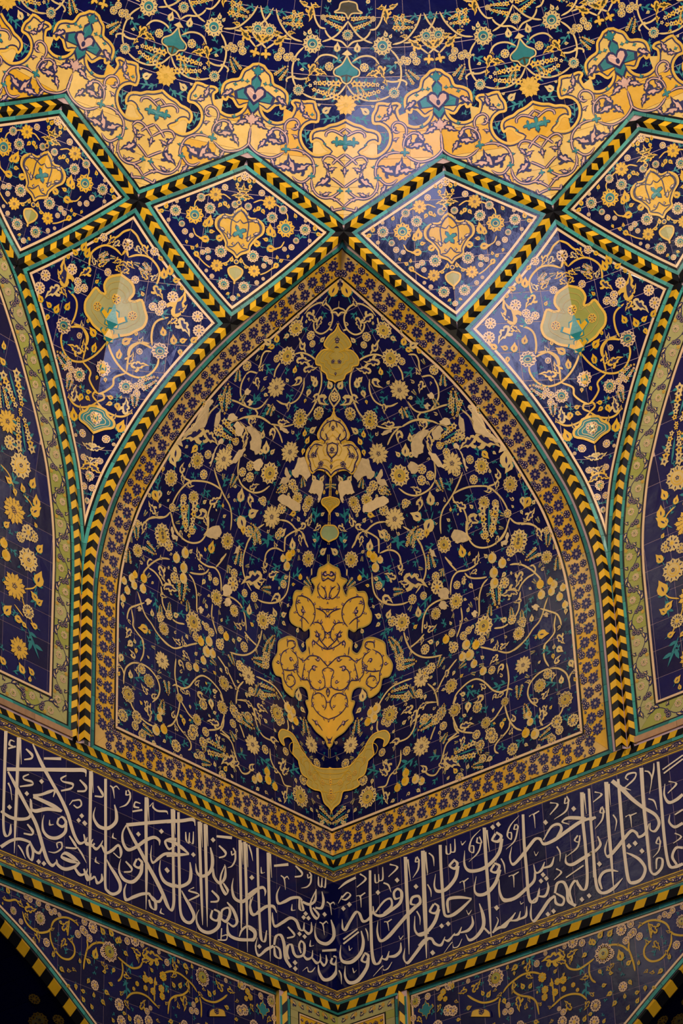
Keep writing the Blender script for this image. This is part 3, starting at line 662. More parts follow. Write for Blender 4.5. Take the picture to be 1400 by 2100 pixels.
'E':[[1846,5820,1712,5798],[1692,5862,1664,5751],[1565,5384,1452,5455],[1540,5316,1592,5212],[1686,5422,1560,5474],[1998,5167,1990,5233],[1985,5103,1911,5034],[1273,5258,1135,5234],[1534,5072,1494,5002],[1288,5277,1299,5183],[1675,5533,1762,5587],[1741,5953,1754,6028],[2061,5067,2042,5041],[1578,5838,1551,5879],[2249,4466,2418,4316],[2232,4457,2062,4432],[2310,4028,2320,4122],[2209,3973,2133,3989],[1898,3924,1813,4009],[1896,3843,2000,3750],[1918,3793,1848,3732],[2453,3594,2549,3651],[1489,4171,1429,4080],[1517,4226,1446,4298],[1845,4776,1770,4715],[1807,4647,1768,4529],[1728,4462,1693,4461],[1718,4049,1724,4088],[2294,4018,2246,3957],[2439,3584,2421,3624],[1563,4800,1495,4714],[1534,4872,1430,4919],[1782,4794,1804,4726],[717,4202,727,4305],[819,4103,828,4056],[748,4203,814,4133],[926,4158,921,4189],[576,4260,629,4188],[2277,3177,2198,3070],[2186,3034,2036,3046],[2532,3484,2537,3377],[1835,3413,1894,3496],[1833,3365,1762,3353],[1585,2979,1552,2942],[2551,2465,2602,2370],[1607,2978,1648,2954],[2269,3237,2285,3279],[2223,2929,2149,2935],[2191,3000,2146,3051],[2128,3571,2087,3514],[1784,3106,1743,3123],[2584,2551,2552,2515],[1696,3355,1650,3308],[1889,3408,1881,3419],[1063,3648,1079,3733],[988,3603,900,3680],[1083,3574,1276,3439],[1097,3510,1019,3558],[800,3494,891,3408],[786,3449,771,3397],[1002,3865,1045,3910],[1209,3009,1303,3030],[1181,3045,1213,3099],[1147,2974,1117,2919],[780,4082,729,4009],[1032,3627,1096,3643],[980,3006,975,3050],[2348,1933,2416,1996],[2295,1921,2238,1975],[2336,1832,2304,1714],[2042,1829,2021,1903],[1872,2159,1829,2117],[1763,2251,1714,2312],[1742,2184,1633,2159],[1914,2519,1833,2467],[1947,2565,2034,2589],[1903,2565,1927,2648],[1979,1731,2021,1780],[1471,1987,1602,1971],[1505,1875,1468,1790],[2496,2211,2559,2268],[2474,2137,2453,2064],[1968,2413,1903,2346],[2234,2150,2181,2154],[2347,1868,2367,1796],[1375,2546,1331,2521],[2660,2072,2711,2052],[1947,2138,1872,2117],[1915,1747,1873,1722],[1008,2312,935,2197],[969,2365,848,2344],[1046,2326,1134,2350],[810,2092,707,2101],[747,2058,735,2015],[1282,1731,1431,1640],[1270,1745,1318,1792],[1084,1692,1027,1768],[677,1839,609,1948],[652,1810,572,1886],[618,1653,634,1545],[1370,2582,1351,2513],[812,2666,766,2664],[716,1796,779,1830],[996,2898,979,2857],[1258,2435,1209,2407],[1221,1716,1296,1662]],
'K':[[2163,4778,2226,4919],[1668,4886,1684,4975],[2156,4995,2204,5077],[2088,5272,2089,5228],[2013,4856,2007,4928],[2123,3830,2023,3578],[2161,3789,2121,3668],[2214,4819,2119,4693],[2088,4572,1872,4550],[2145,4834,2180,4869],[1726,4254,1731,4151],[2342,4692,2311,4571],[1256,3867,1368,3946],[950,4492,1000,4557],[1269,3876,1237,3826],[1140,4410,1210,4323],[703,4598,652,4631],[2466,3294,2346,3266],[1986,3131,1969,2966],[2640,3069,2660,3174],[2204,2756,2212,2835],[1875,2921,1898,3003],[2623,3398,2585,3301],[2646,3252,2653,3297],[1474,3444,1492,3502],[2104,2829,2107,2902],[1388,3559,1400,3686],[939,3489,1036,3464],[840,3001,787,3106],[1233,3821,1300,3935],[1457,3490,1504,3496],[547,3745,461,3712],[2397,1607,2282,1577],[1593,1727,1375,1733],[2180,1835,2159,1949],[1658,1769,1659,1654],[2117,2138,2096,2030],[1681,1556,1573,1571],[1718,2487,1762,2487],[1564,2574,1498,2549],[868,2910,846,3041],[897,2804,1037,2783],[1287,2177,1311,2263],[1175,2163,1025,2116],[901,2535,720,2576],[1267,1913,1328,1974],[322,2340,344,2468],[167,1614,0,1569],[243,1673,274,1709],[1324,2714,1270,2640],[953,2535,993,2442]],
'L':[[1978,5247,1852,5202],[1711,5261,1745,5333],[1550,5523,1580,5588],[1896,4867,1866,5003],[1608,5125,1500,5105],[1145,5184,1156,5277],[1305,5401,1241,5379],[1813,5686,1739,5696],[1894,5514,1937,5580],[1808,6036,1816,5987],[1719,5911,1636,5881],[1713,4918,1720,4845],[1463,5087,1402,5036],[1440,5259,1405,5293],[1881,5864,1873,5913],[1855,4791,1878,4858],[1930,5453,1996,5464],[1631,5378,1663,5389],[2195,4291,2207,4393],[2128,4040,2202,4082],[2122,4076,2119,4118],[1813,4109,1804,4228],[1651,4726,1708,4795],[1724,4900,1712,4949],[2548,3853,2499,3914],[2490,3797,2551,3884],[2320,3853,2353,3879],[2016,4014,1913,3983],[2032,3950,1964,3970],[1825,3988,1754,3927],[1654,3779,1695,3845],[1646,3964,1616,4001],[1849,4731,1871,4815],[1860,4898,1855,4987],[2356,4303,2385,4356],[1533,4362,1510,4423],[2477,3439,2484,3493],[1909,3690,1869,3674],[2200,4749,2239,4790],[1644,4719,1693,4777],[1709,4886,1719,4830],[1476,4942,1425,4981],[1239,4816,1274,4895],[1249,5025,1194,5059],[1235,4965,1165,4938],[1243,4181,1264,4222],[649,4245,695,4384],[1160,3850,1073,3963],[1540,4373,1482,4391],[1429,5053,1461,5083],[1172,4561,1114,4515],[1306,4389,1247,4371],[819,4621,845,4661],[555,4076,593,4196],[755,4365,672,4307],[961,4444,1031,4443],[1576,4918,1542,4912],[2236,2485,2221,2575],[2351,2926,2292,2877],[2115,3430,2155,3454],[1737,3420,1735,3487],[2521,3053,2550,3097],[2479,3450,2457,3483],[1693,3627,1729,3571],[2009,2847,1902,2869],[1661,2757,1674,2785],[1852,3054,1813,3086],[1690,3243,1640,3221],[2513,3347,2452,3396],[2658,2596,2626,2576],[2697,2488,2665,2427],[1682,3820,1684,3852],[1393,3038,1395,2979],[2283,2889,2248,2771],[2624,2978,2593,2983],[1076,3952,1172,3829],[1481,3744,1369,3724],[1272,3680,1197,3636],[1169,3589,1091,3454],[883,3754,979,3673],[703,3691,635,3811],[1318,3323,1177,3263],[1451,3394,1498,3400],[940,3598,757,3645],[774,3220,707,3112],[848,3183,750,3162],[546,4042,596,4174],[1248,3168,1086,3215],[1308,3741,1222,3784],[769,3389,778,3419],[689,3479,672,3536],[1399,2993,1377,3067],[998,3749,1013,3785],[417,3915,430,3944],[2225,2453,2225,2544],[2504,2027,2380,2084],[2064,2200,2096,2262],[1990,2221,1828,2225],[2697,1879,2667,1874],[2410,1893,2441,1921],[2571,1606,2583,1705],[2531,1661,2562,1721],[2254,2018,2201,2006],[2284,1827,2210,1733],[2137,1648,2021,1602],[1937,1617,1851,1673],[1753,2013,1742,2100],[1555,2357,1633,2218],[1829,1861,1786,1902],[1701,1802,1658,1761],[1470,2088,1492,2021],[2619,2104,2630,2157],[2053,1891,2064,1936],[2477,2334,2372,2401],[2309,2369,2320,2381],[1624,2702,1673,2766],[1422,2672,1403,2730],[2590,2288,2621,2268],[1632,2243,1709,2247],[1721,2092,1678,2042],[1269,2820,1226,2761],[1175,2753,1134,2703],[804,2764,735,2686],[617,2539,616,2635],[963,2054,961,2159],[1244,1791,1119,1818],[981,1841,957,1775],[955,1869,779,1820],[573,1866,428,1947],[316,2150,372,2072],[632,1639,544,1567],[363,1584,313,1545],[178,1667,112,1671],[594,1606,503,1657],[319,1740,277,1802],[890,2702,838,2684],[1037,1561,1063,1524],[809,1660,757,1707],[1198,1605,1137,1553],[793,2270,740,2309],[634,2397,568,2431]],
'MED':[('moss',[1487,5898,1483,5823,1513,5754,1516,5682,1487,5660,1438,5657,1493,5621,1515,5540,1480,5486,1423,5496,1390,5467,1326,5462,1280,5431,1217,5443,1174,5441]),('sand',[1045,5243,1033,5164,1060,5121,1076,5061,1077,5008,1071,4959,1031,4932,969,4931,1057,4898,1079,4844,1093,4793,1071,4730,1014,4689,972,4656,919,4636,890,4685,816,4710,750,4703,681,4680,660,4643,665,4652]),('moss',[630,4591,603,4543,683,4483,667,4439,597,4425,519,4389,510,4371,456,4339]),('teal2',[453,4333,477,4308,543,4274,559,4210,519,4169,456,4166,408,4163,364,4146]),('sand',[665,4652,645,4618,632,4595,633,4597]),('amber',[325,4063,340,4006,382,3946,434,3900,435,3849,433,3816,485,3770,422,3735,415,3687,433,3638,476,3689,544,3679,561,3630,634,3601,648,3537,629,3477,650,3385,619,3314,545,3300,476,3310,425,3296,376,3340,352,3316,344,3260,382,3212,364,3151,372,3119,419,3082,479,3125,515,3178,594,3176,677,3125,733,3066,731,2963,774,2880,782,2820,738,2751,660,2753,630,2678,590,2636,498,2623,474,2699,398,2766,318,2758,288,2674,327,2640,288,2557,304,2473,253,2434,188,2390,83,2362,45,2308,0,2278,0,2200]),('olive2',[0,2101,55,2072,176,2038,268,2043,332,2087,408,2135,446,2189,509,2242,587,2251,665,2232,705,2169,681,2111,630,2092,641,2154,562,2203,512,2164,514,2097,516,2048,452,2015,440,1981,404,1899,326,1879,342,1817,251,1802,159,1816,134,1767,110,1719,45,1694,0,1646,-36,1600])],
'A':[[1730,6232,1664,6144],[1387,5700,1364,5722,1314,5745],[1274,5589,1236,5613],[1026,5215,986,5155,1036,5102,1056,5048,1049,4984,1017,4954,958,4943,954,4916],[957,4899,1041,4876,1063,4821,1055,4751,994,4705,953,4657,917,4648],[912,5046,868,4978,908,4929,867,4865,779,4839,763,4815],[1001,5178,919,5056,920,5057],[914,4660,867,4710,777,4728,695,4703],[995,4867,994,4808,963,4778],[996,5008,952,4976,958,4943],[1010,5122,992,5070],[273,3947,288,3880,320,3835,348,3815,378,3855,343,3886],[373,3789,385,3733,341,3683,274,3667,254,3708,296,3751,350,3764],[192,3792,175,3723,168,3674,182,3606,274,3565,341,3548],[598,3565,595,3482,539,3412,453,3403,386,3378],[598,3565,535,3590,441,3593,367,3554,335,3491,339,3422,369,3360],[330,3552,235,3555,155,3520,146,3491],[336,3414,258,3436,189,3404,159,3339,192,3276],[67,3357,115,3382,184,3388],[146,3491,125,3421,67,3357],[519,3504,479,3452,488,3398,461,3299],[241,3875,261,3815,202,3788],[285,3358,227,3321,236,3259],[615,3064,611,3122,537,3151,517,3111,574,3061],[588,3065,669,2987,684,2895,638,2818,620,2739,552,2698,477,2765,507,2820,572,2805,594,2749],[561,3056,491,3036,457,2982,459,2877,390,2836,311,2857,268,2815,227,2793],[464,3027,383,3020,314,3094,199,3128,114,3103,50,3082],[368,3007,382,2906,390,2846],[197,3033,283,2972,301,2889,255,2820,174,2812,85,2875,93,2958,128,3021,51,3087],[225,2774,248,2669,194,2602,115,2574,1,2580],[237,2731,159,2789,78,2781,48,2715,74,2648],[-21,2905,55,2838,12,2788,-66,2845],[1,2585,0,2546,-33,2698,7,2721],[250,2494,158,2470,106,2431],[55,2392,0,2332,-37,2348],[342,3178,315,3103],[640,2836,563,2856,474,2900],[305,3259,233,3239,151,3232,80,3242,71,3199,14,3160],[244,3339,218,3292,81,3246]],
'AF':[[1401,5775,1421,5804],[1222,5513,1235,5532],[1325,5587,1337,5604],[828,4917,848,4948],[878,4749,895,4775],[942,5091,959,5116],[745,4785,759,4808],[1005,4781,1021,4804],[283,3969,302,4013],[218,3824,238,3868],[97,3464,108,3502],[164,3727,175,3752],[477,2923,481,2959],[-7,3025,-1,3065],[-42,2797,-40,2835],[-38,2367,-40,2407]],
'X':[('plaster',[2481,4248,2397,4416,2370,4503,2346,4698,2294,4739,2288,4624,2264,4492,2384,4373,2432,4302,2404,4248]),('plaster',[2168,4536,2189,4644,2170,4703,2122,4590]),('plaster',[1823,4691,1735,4714,1638,4689,1580,4578,1614,4521,1705,4557,1737,4628,1798,4651]),('plaster',[1964,4662,1924,4688,1842,4649,1849,4586,1922,4595]),('plaster',[2042,4475,1990,4464,2047,4406,2024,4283,2035,4220,2051,4271,2047,4406]),('plaster',[1832,4324,1793,4476,1734,4510,1754,4409,1785,4362]),('plaster',[1587,4456,1526,4509,1485,4459,1507,4398,1573,4412]),('plaster',[1947,4892,1928,4914,1895,4899,1894,4873,1922,4864]),('plaster',[2035,4937,2011,4983,1971,4967,1985,4930]),('plaster',[1827,3708,1714,3787,1679,3703,1812,3640]),('plaster',[2071,4689,2019,4730,1967,4702,2038,4653]),('plaster',[1808,4689,1730,4717,1649,4696,1595,4627,1584,4546,1680,4546,1692,4612]),('plaster',[1135,4614,1136,4693,1067,4724,994,4690,935,4629,946,4551,1038,4570,1064,4515,1134,4549]),('plaster',[1221,4396,1204,4468,1137,4505,1133,4449,1177,4422]),('plaster',[1172,4254,1128,4336,1024,4345,898,4334,886,4275,965,4255]),('plaster',[869,4490,858,4604,738,4605,711,4529,704,4467,717,4439,757,4488,816,4470]),('plaster',[1488,4834,1406,4857,1379,4833,1450,4822]),('plaster',[1233,4549,1177,4538,1134,4499,1188,4490]),('plaster',[2391,2812,2352,2840,2323,2827,2346,2789,2377,2781]),('plaster',[2476,2707,2451,2726,2429,2714,2448,2682,2474,2683]),('plaster',[1754,2995,1724,3019,1698,2992,1715,2956,1744,2965]),('plaster',[1502,3301,1455,3336,1404,3315,1424,3258,1479,3253]),('plaster',[2245,3547,2218,3562,2197,3518,2140,3509,2149,3469,2199,3472,2226,3506]),('plaster',[1823,3704,1740,3747,1699,3715,1696,3666,1752,3664,1814,3651]),('plaster',[1455,3196,1394,3228,1383,3175,1425,3158]),('plaster',[1492,3295,1432,3327,1388,3287,1422,3240,1488,3231]),('plaster',[1463,3166,1417,3218,1372,3194,1403,3149,1448,3147]),('plaster',[1461,3637,1448,3692,1427,3725,1409,3708,1429,3642])],
'P':[[2102,3325,2113,3366],[2015,3406,2028,3448],[1996,3275,2007,3318],[1980,3183,1990,3227],[2437,2998,2443,3036],[2433,2901,2438,2940],[2541,2988,2546,3018],[2576,2941,2581,2976],[2538,2891,2542,2927],[2612,2812,2616,2847],[2657,2883,2662,2915],[2655,2720,2658,2752],[829,3859,845,3897],[813,3769,829,3806],[886,3815,898,3844],[617,3742,626,3764],[796,3906,809,3935],[1695,2699,1698,2739],[1593,2739,1597,2783],[1620,2628,1622,2676],[1543,2641,1545,2681],[1658,2528,1658,2565],[1751,2423,1751,2461],[2241,1641,2242,1686],[2147,1684,2148,1725],[2200,1770,2200,1804],[2190,1839,2190,1873],[566,2490,565,2537],[501,2476,500,2521],[530,2407,528,2450],[458,2396,457,2433],[960,1662,959,1703],[857,1755,856,1793],[846,1684,845,1726],[758,1650,757,1686],[1024,1621,1023,1656],[1387,2867,1391,2904]],
'AE':[[586,3528,536,3522],[488,3440,508,3508],[595,3399,590,3425],[234,3437,237,3487],[362,3573,372,3603],[374,3873,295,3898],[356,3660,337,3642],[182,3606,192,3636],[236,3309,305,3342],[253,3675,217,3705],[696,2881,747,2871],[575,2975,508,2963],[377,2841,368,2893],[556,2764,571,2796],[290,3255,288,3180],[182,3106,246,3091],[271,2986,197,3033],[408,3011,368,3007],[128,2907,181,2896],[234,2636,221,2679],[74,2677,115,2691],[211,2489,145,2455],[0,2382,44,2327]],
'AO':[[-36,2018,-38,2077],[0,1955,0,1994],[0,1853,0,1897],[128,1912,127,1941],[298,1947,297,1974],[233,1922,232,1951],[412,2048,411,2069],[41,1800,39,1827],[0,1921,0,1946]]}
DOMEU={'BND':[-950,7032,-904,7001,-849,6975,-829,6950,-805,6907,-721,6888,-654,6856,-637,6805,-657,6751,-699,6738,-716,6765,-771,6754,-841,6705,-917,6729,-880,6675,-805,6640,-719,6632,-629,6659,-574,6704,-552,6759,-588,6790,-552,6811,-463,6806,-403,6813,-341,6809,-320,6767,-290,6727,-296,6668,-364,6664,-430,6637,-468,6590,-465,6533,-434,6484,-381,6446,-305,6421,-215,6433,-162,6457,-217,6483,-253,6522,-304,6533,-349,6514,-366,6557,-342,6596,-284,6616,-225,6625,-167,6649,-91,6664,0,6696],
'S':[[-1000,6575,-1000,6517,-1000,6460,-938,6409,-860,6379,-769,6367,-697,6384,-627,6420],[-600,6476,-614,6535,-652,6568,-713,6588,-779,6571,-799,6534],[-635,6569,-641,6623,-603,6661,-536,6671,-494,6639,-520,6601,-571,6598],[-580,6441,-497,6447,-413,6429,-344,6391,-316,6340,-313,6280,-351,6253,-413,6212,-478,6213,-529,6246],[-334,6237,-323,6177,-272,6127,-199,6109,-127,6121,-72,6150,-37,6176],[0,6448,-81,6403,-129,6365],[0,6354,-72,6398,-139,6423,-197,6419,-237,6381],[0,6201,-75,6239,-133,6264],[-199,6109,-127,6115,-63,6097,0,6059],[-125,6055,-112,6024,-69,6033,0,6047],[-205,6561,-198,6591,-148,6611,-88,6603,0,6571],[-71,6598,0,6635]],
'NE':[[-500,6290,-394,6334],[-542,6305,-664,6308],[-507,6271,-563,6358],[-812,6509,-697,6487],[-828,6502,-878,6450],[-814,6521,-771,6578],[-464,6723,-479,6787],[-463,6712,-396,6692],[-168,6326,-211,6365],[-168,6315,-111,6336],[-149,6263,-248,6213],[-157,6268,-175,6302],[-224,6131,-241,6148],[-216,6126,-160,6148],[-413,6206,-373,6155],[-753,6368,-727,6321],[-497,6537,-541,6552],[0,6349,0,6302],[-957,6628,-866,6591],[-970,6650,-919,6654],[-412,6417,-438,6427],[-341,6338,-292,6341],[-611,6583,-642,6557],[-532,6636,-495,6609],[-634,6486,-674,6543],[-755,6819,-670,6779],[-314,6172,-329,6153],[-111,6099,-63,6109]],
'T':[[-613,6445,-616,6476],[-45,6176,-45,6197],[-336,6263,-337,6287],[0,6530,0,6585],[-90,6532,-91,6567],[-840,6901,-842,6915],[-771,6864,-773,6878],[-360,6718,-361,6731],[-292,6344,-293,6355],[-491,6465,-492,6476],[-809,6634,-811,6651],[-214,6510,-215,6521],[0,6047,0,6061],[-1101,6900,-1104,6914]],
'M':[[-1000,6633,-1000,6681]],
'D':[[0,6802,0,6876]],
'L':[[-692,6684,-596,6750],[-402,6501,-427,6607],[-299,6466,-385,6502],[-110,6707,-263,6688],[-68,6732,-151,6682],[-609,6848,-617,6772],[-669,6895,-682,6865],[-770,6690,-695,6707],[-908,7371,-1036,7405],[-877,7379,-755,7406],[-902,7221,-964,7180],[-873,7141,-817,7116],[-493,7109,-418,7154],[-571,7092,-443,7034],[-352,7274,-382,7308],[-170,7082,-44,7139],[-316,7052,-238,7062],[-651,6837,-575,6849],[-466,6899,-442,6944],[-243,7421,-281,7470],[-1000,7063,-1000,7078],[-888,7068,-910,7078],[-137,7311,-64,7301],[-321,7188,-261,7203]],
'B':[[-249,6735,-182,6773],[-304,6785,-279,6798],[-455,7270,-449,7304],[-495,7262,-519,7283],[-116,7166,-120,7219],[-482,7032,-522,7030],[-541,7094,-572,7098],[-229,7489,-254,7516]],
'CART':[[-1000,6828]],
'V':[[-920,7415,-967,7354,-1038,7302,-1140,7251,-1240,7231,-1343,7225],[-1137,7240,-1085,7204,-1000,7170,-935,7141],[-886,7412,-838,7348,-773,7296,-701,7254,-624,7230,-529,7219],[-935,7141,-852,7184,-777,7220,-722,7253],[-504,7185,-559,7147,-593,7109,-614,7048,-610,6994,-589,6947,-554,6906],[-482,6867,-412,6847,-315,6833,-211,6838,-127,6859,-61,6892,0,6948],[-295,7230,-205,7251,-125,7283,-56,7330,0,7374],[-62,7103,-144,7136,-235,7145,-314,7130,-370,7086],[-573,6978,-631,6971,-668,6954,-660,6933],[-611,6970,-513,6964,-436,6975],[0,7201,-70,7238,-174,7252,-238,7279,-273,7312],[-263,7318,-337,7327,-397,7376,-426,7431,-467,7479],[-610,7488,-550,7458,-461,7446]],
'R':[[-410,7211,-419,7271],[-928,7263,-939,7307],[-527,6886,-532,6923],[0,7283,0,7318]],
'F':[[-199,7066,-201,7093],[-761,7141,-766,7163],[-793,7097,-798,7122],[-688,7102,-692,7127],[-611,7096,-614,7115],[-646,7123,-649,7138],[-303,7391,-305,7407]],
'K':[[-574,7361,-804,7339],[-100,6903,-391,6925],[-768,6964,-672,7038],[-78,7358,-293,7391],[-615,7403,-637,7299],[-175,6876,-122,6951]],
'E':[[-451,7452,-459,7367],[-368,7074,-418,6994],[-355,7039,-234,7014],[-427,6981,-451,6940],[-1120,7253,-1217,7260],[-705,7272,-626,7271],[-443,7463,-355,7456],[-350,7087,-319,7076],[-1000,7186,-1115,7236],[-852,7184,-730,7241],[-336,6851,-383,6842],[-508,7466,-597,7478]],
'H':[[-937,7106,-945,7141]],
'X':[('teal',[0,7134,-56,7085,-128,7047,-126,7018,-71,7001,0,6954]),('bronze',[0,7021,-86,7001,-46,6972,0,6951]),('sand',[0,7184,-60,7153,0,7143]),('bronze',[0,7500,-88,7487,-112,7448,-158,7430,-41,7427,0,7391]),('teal',[0,7495,-56,7482,-43,7455,0,7459])],
'O':[[0,7146,-56,7085,-138,7047,-136,7011,-71,6995,-45,6966,0,6948],[0,7503,-94,7490,-118,7450,-169,7428,-46,7424,0,7386]]}
KITEU={'CLOUD':[-2000,5316,-1890,5260,-1856,5187,-1886,5131,-1834,5123,-1779,5140,-1738,5066,-1710,5002,-1728,4933,-1789,4894,-1833,4865,-1912,4847,-1962,4850],
'V':[[-2036,5516,-1969,5456],[-1968,5451,-1891,5476,-1802,5476,-1730,5441,-1673,5382,-1666,5317,-1684,5249],[-1529,5030,-1608,5000,-1642,4952,-1646,4873,-1628,4796],[-2000,5658,-1935,5621,-1890,5573,-1842,5536],[-1815,4700,-1804,4769,-1741,4808,-1668,4792,-1630,4773],[-1969,5456,-2032,5507,-2087,5533],[-2000,4800,-1947,4706,-1883,4626,-1799,4558,-1697,4529,-1615,4562,-1564,4641,-1560,4716],[-1799,4558,-1890,4513,-1893,4448,-1946,4392,-2000,4363],[-1801,4571,-1804,4670,-1794,4756,-1728,4811,-1651,4806],[-2000,4298,-1939,4236,-1850,4191,-1779,4190,-1723,4228],[-2000,4369,-1961,4365,-1950,4327,-2000,4298],[-2000,4004,-2000,3979,-2000,3950]],
'F':[[-2000,5541,-2000,5587],[-1748,5520,-1756,5554],[-1866,5290,-1873,5322],[-1519,5194,-1527,5240],[-1674,5100,-1680,5135],[-1599,5124,-1605,5160],[-1614,5067,-1620,5102],[-1285,5060,-1291,5107],[-1259,4949,-1265,4999],[-1724,4742,-1728,4767],[-1706,4455,-1710,4488],[-1699,4394,-1703,4427],[-1722,4738,-1726,4762],[-1895,3978,-1899,4016],[-1925,3778,-1927,3808],[-1833,3935,-1835,3952],[-1663,4468,-1666,4496],[-1963,3536,-1966,3569]],
'AFL':[[-2000,5125,-2000,5168],[-1832,5012,-1840,5050]],
'E':[[-2000,5413,-2043,5370],[-1965,5414,-1898,5373],[-1764,5306,-1838,5358],[-1725,5300,-1680,5354],[-1692,5259,-1602,5174],[-1483,5046,-1414,5233],[-1456,5026,-1527,4980],[-1432,5028,-1332,4911],[-1860,5555,-1804,5486],[-2090,5543,-2146,5482],[-1729,4809,-1714,4856],[-1939,5363,-2000,5326],[-1463,5071,-1387,5135],[-1769,4211,-1771,4342],[-1772,4623,-1645,4640],[-1798,4633,-1769,4722],[-2000,3884,-1908,3895],[-2000,3869,-2000,3951],[-2000,3747,-1913,3669],[-2000,3761,-1933,3805],[-1734,4213,-1720,4254],[-1864,4150,-1840,4205],[-1751,4650,-1718,4590]],
'K':[[-1834,5396,-1741,5347],[-1861,5404,-1914,5414],[-1766,5372,-1817,5431],[-1665,4468,-1545,4542],[-1709,4373,-1703,4269]],
'B':[[-1617,5322,-1641,5397],[-1573,5355,-1588,5430],[-1540,5314,-1482,5337],[-1448,5252,-1459,5290],[-1546,4877,-1561,4943],[-1449,4818,-1471,4889],[-1406,4845,-1356,4872],[-1398,4788,-1386,4738],[-1767,5174,-1794,5204],[-1312,4848,-1270,4897],[-1880,4672,-1891,4738],[-1878,4790,-1809,4830],[-1702,5488,-1658,5460],[-1780,4861,-1768,4895],[-1878,4333,-1923,4355],[-1880,4300,-1922,4277],[-1845,4303,-1826,4239],[-1807,4046,-1775,4143],[-1877,4663,-1893,4717],[-1819,4338,-1816,4364],[-1962,4506,-1957,4469]],
'R':[[-1552,4758,-1561,4820],[-1790,4444,-1798,4505],[-1562,4759,-1573,4826]],
'L':[[-1761,5175,-1838,5189],[-1847,5610,-1765,5567],[-1590,5242,-1703,5252],[-1481,5148,-1408,5110],[-1653,5052,-1521,5054],[-1745,4898,-1687,4903],[-1476,4923,-1530,4963],[-1599,5291,-1558,5273],[-1350,5172,-1308,5137],[-1693,5137,-1635,5154],[-1748,5043,-1706,5013],[-1491,5247,-1542,5253],[-1818,5213,-1762,5241],[-1865,4321,-1818,4384],[-1629,4660,-1573,4616],[-1866,4515,-1837,4479],[-1889,3835,-1869,3877],[-1527,4645,-1508,4684],[-1832,3990,-1864,3960],[-2000,3473,-1954,3489],[-1790,4048,-1820,3991],[-1682,4681,-1647,4696],[-1902,4587,-1887,4576]],
'Y':[[-2000,4964,-2000,5038],[-2000,4836,-2000,4891]],
'CLOUD2':[-2000,4258,-1926,4231,-1903,4186,-1851,4137,-1852,4083,-1921,4064,-2000,4024],
'ONF':[[-2000,4574,-2000,4642],[-2000,4153,-2000,4213],[-2000,3637,-2000,3687],[-2000,3414,-2000,3446]]}
DIAU={'MED':[-1032,5967,-968,5944,-912,5889,-837,5886,-773,5842,-775,5781,-834,5734,-885,5668,-893,5626,-965,5594,-1000,5560],
'PEND':[-1000,5496,-938,5471,-947,5423,-1000,5375,-1000,5351],
'E':[[-1000,6055,-899,6046],[-1000,6090,-1000,6148],[-1000,6093,-926,6109]],
'RING':[[-1032,5997,-1035,6017],[-1000,5530,-1000,5550]],
'Y4':[[-733,6026,-738,6077],[-828,5480,-832,5527]],
'R':[[-935,5978,-939,6009],[-697,5915,-701,5960],[-596,5984,-599,6019],[-850,5595,-855,5645],[-909,5340,-914,5387],[-374,5852,-376,5897],[-455,5760,-457,5785]],
'YR':[[-560,5843,-565,5914]],
'F':[[-816,6094,-819,6121],[-729,5589,-731,5614],[-685,5569,-687,5591],[-742,5532,-744,5554],[-560,5684,-562,5704],[-495,5706,-496,5731],[-796,5392,-798,5412],[-372,5921,-372,5936],[-740,5430,-741,5445],[-326,5773,-327,5789]],
'ONF':[[-1000,6206,-1033,6231],[-1000,5236,-1000,5260]],
'B':[[-938,6158,-965,6197],[-907,6161,-895,6193],[-931,6149,-939,6113],[-823,5988,-850,5950],[-802,5970,-774,5937],[-874,5938,-869,5969],[-466,5932,-481,5965],[-702,5769,-716,5853],[-677,5761,-666,5813],[-718,5737,-767,5740],[-731,5675,-645,5670],[-792,5683,-862,5716],[-621,5597,-629,5626],[-601,5579,-569,5603],[-613,5568,-651,5523],[-967,5275,-937,5264],[-274,5852,-286,5895],[-267,5833,-217,5828],[-521,5644,-528,5616],[-952,5526,-962,5566],[-925,5503,-883,5499]],
'V':[[-714,6028,-636,6005,-556,5953,-546,5909],[-889,6012,-816,6039,-764,6023],[-859,5497,-921,5520,-949,5557],[-565,5743,-598,5695,-669,5672],[-772,5457,-714,5485,-646,5534]],
'L':[[-938,5393,-911,5423],[-721,6097,-614,6047],[-824,5882,-724,5877],[-431,5767,-360,5834],[-672,5702,-713,5748],[-1000,6065,-1000,6013],[-805,5819,-834,5856],[-551,5884,-554,5923],[-771,5589,-697,5568],[-845,5344,-885,5390],[-1000,5232,-942,5258],[-470,5793,-421,5808],[-651,6034,-587,6029]],
'WE':[[-938,5901,-930,5938],[-823,5867,-897,5870],[-861,5762,-802,5788],[-916,5705,-885,5759],[-950,5681,-965,5648]],
'TH':[[-1000,5769,-1033,5815]],
'A':[[-1000,5938,-964,5914,-921,5857,-915,5807,-920,5745,-904,5706],[-1000,5868,-968,5842,-921,5857,-847,5865,-806,5828,-814,5777,-894,5728],[-1000,5692,-959,5649,-910,5644]]}
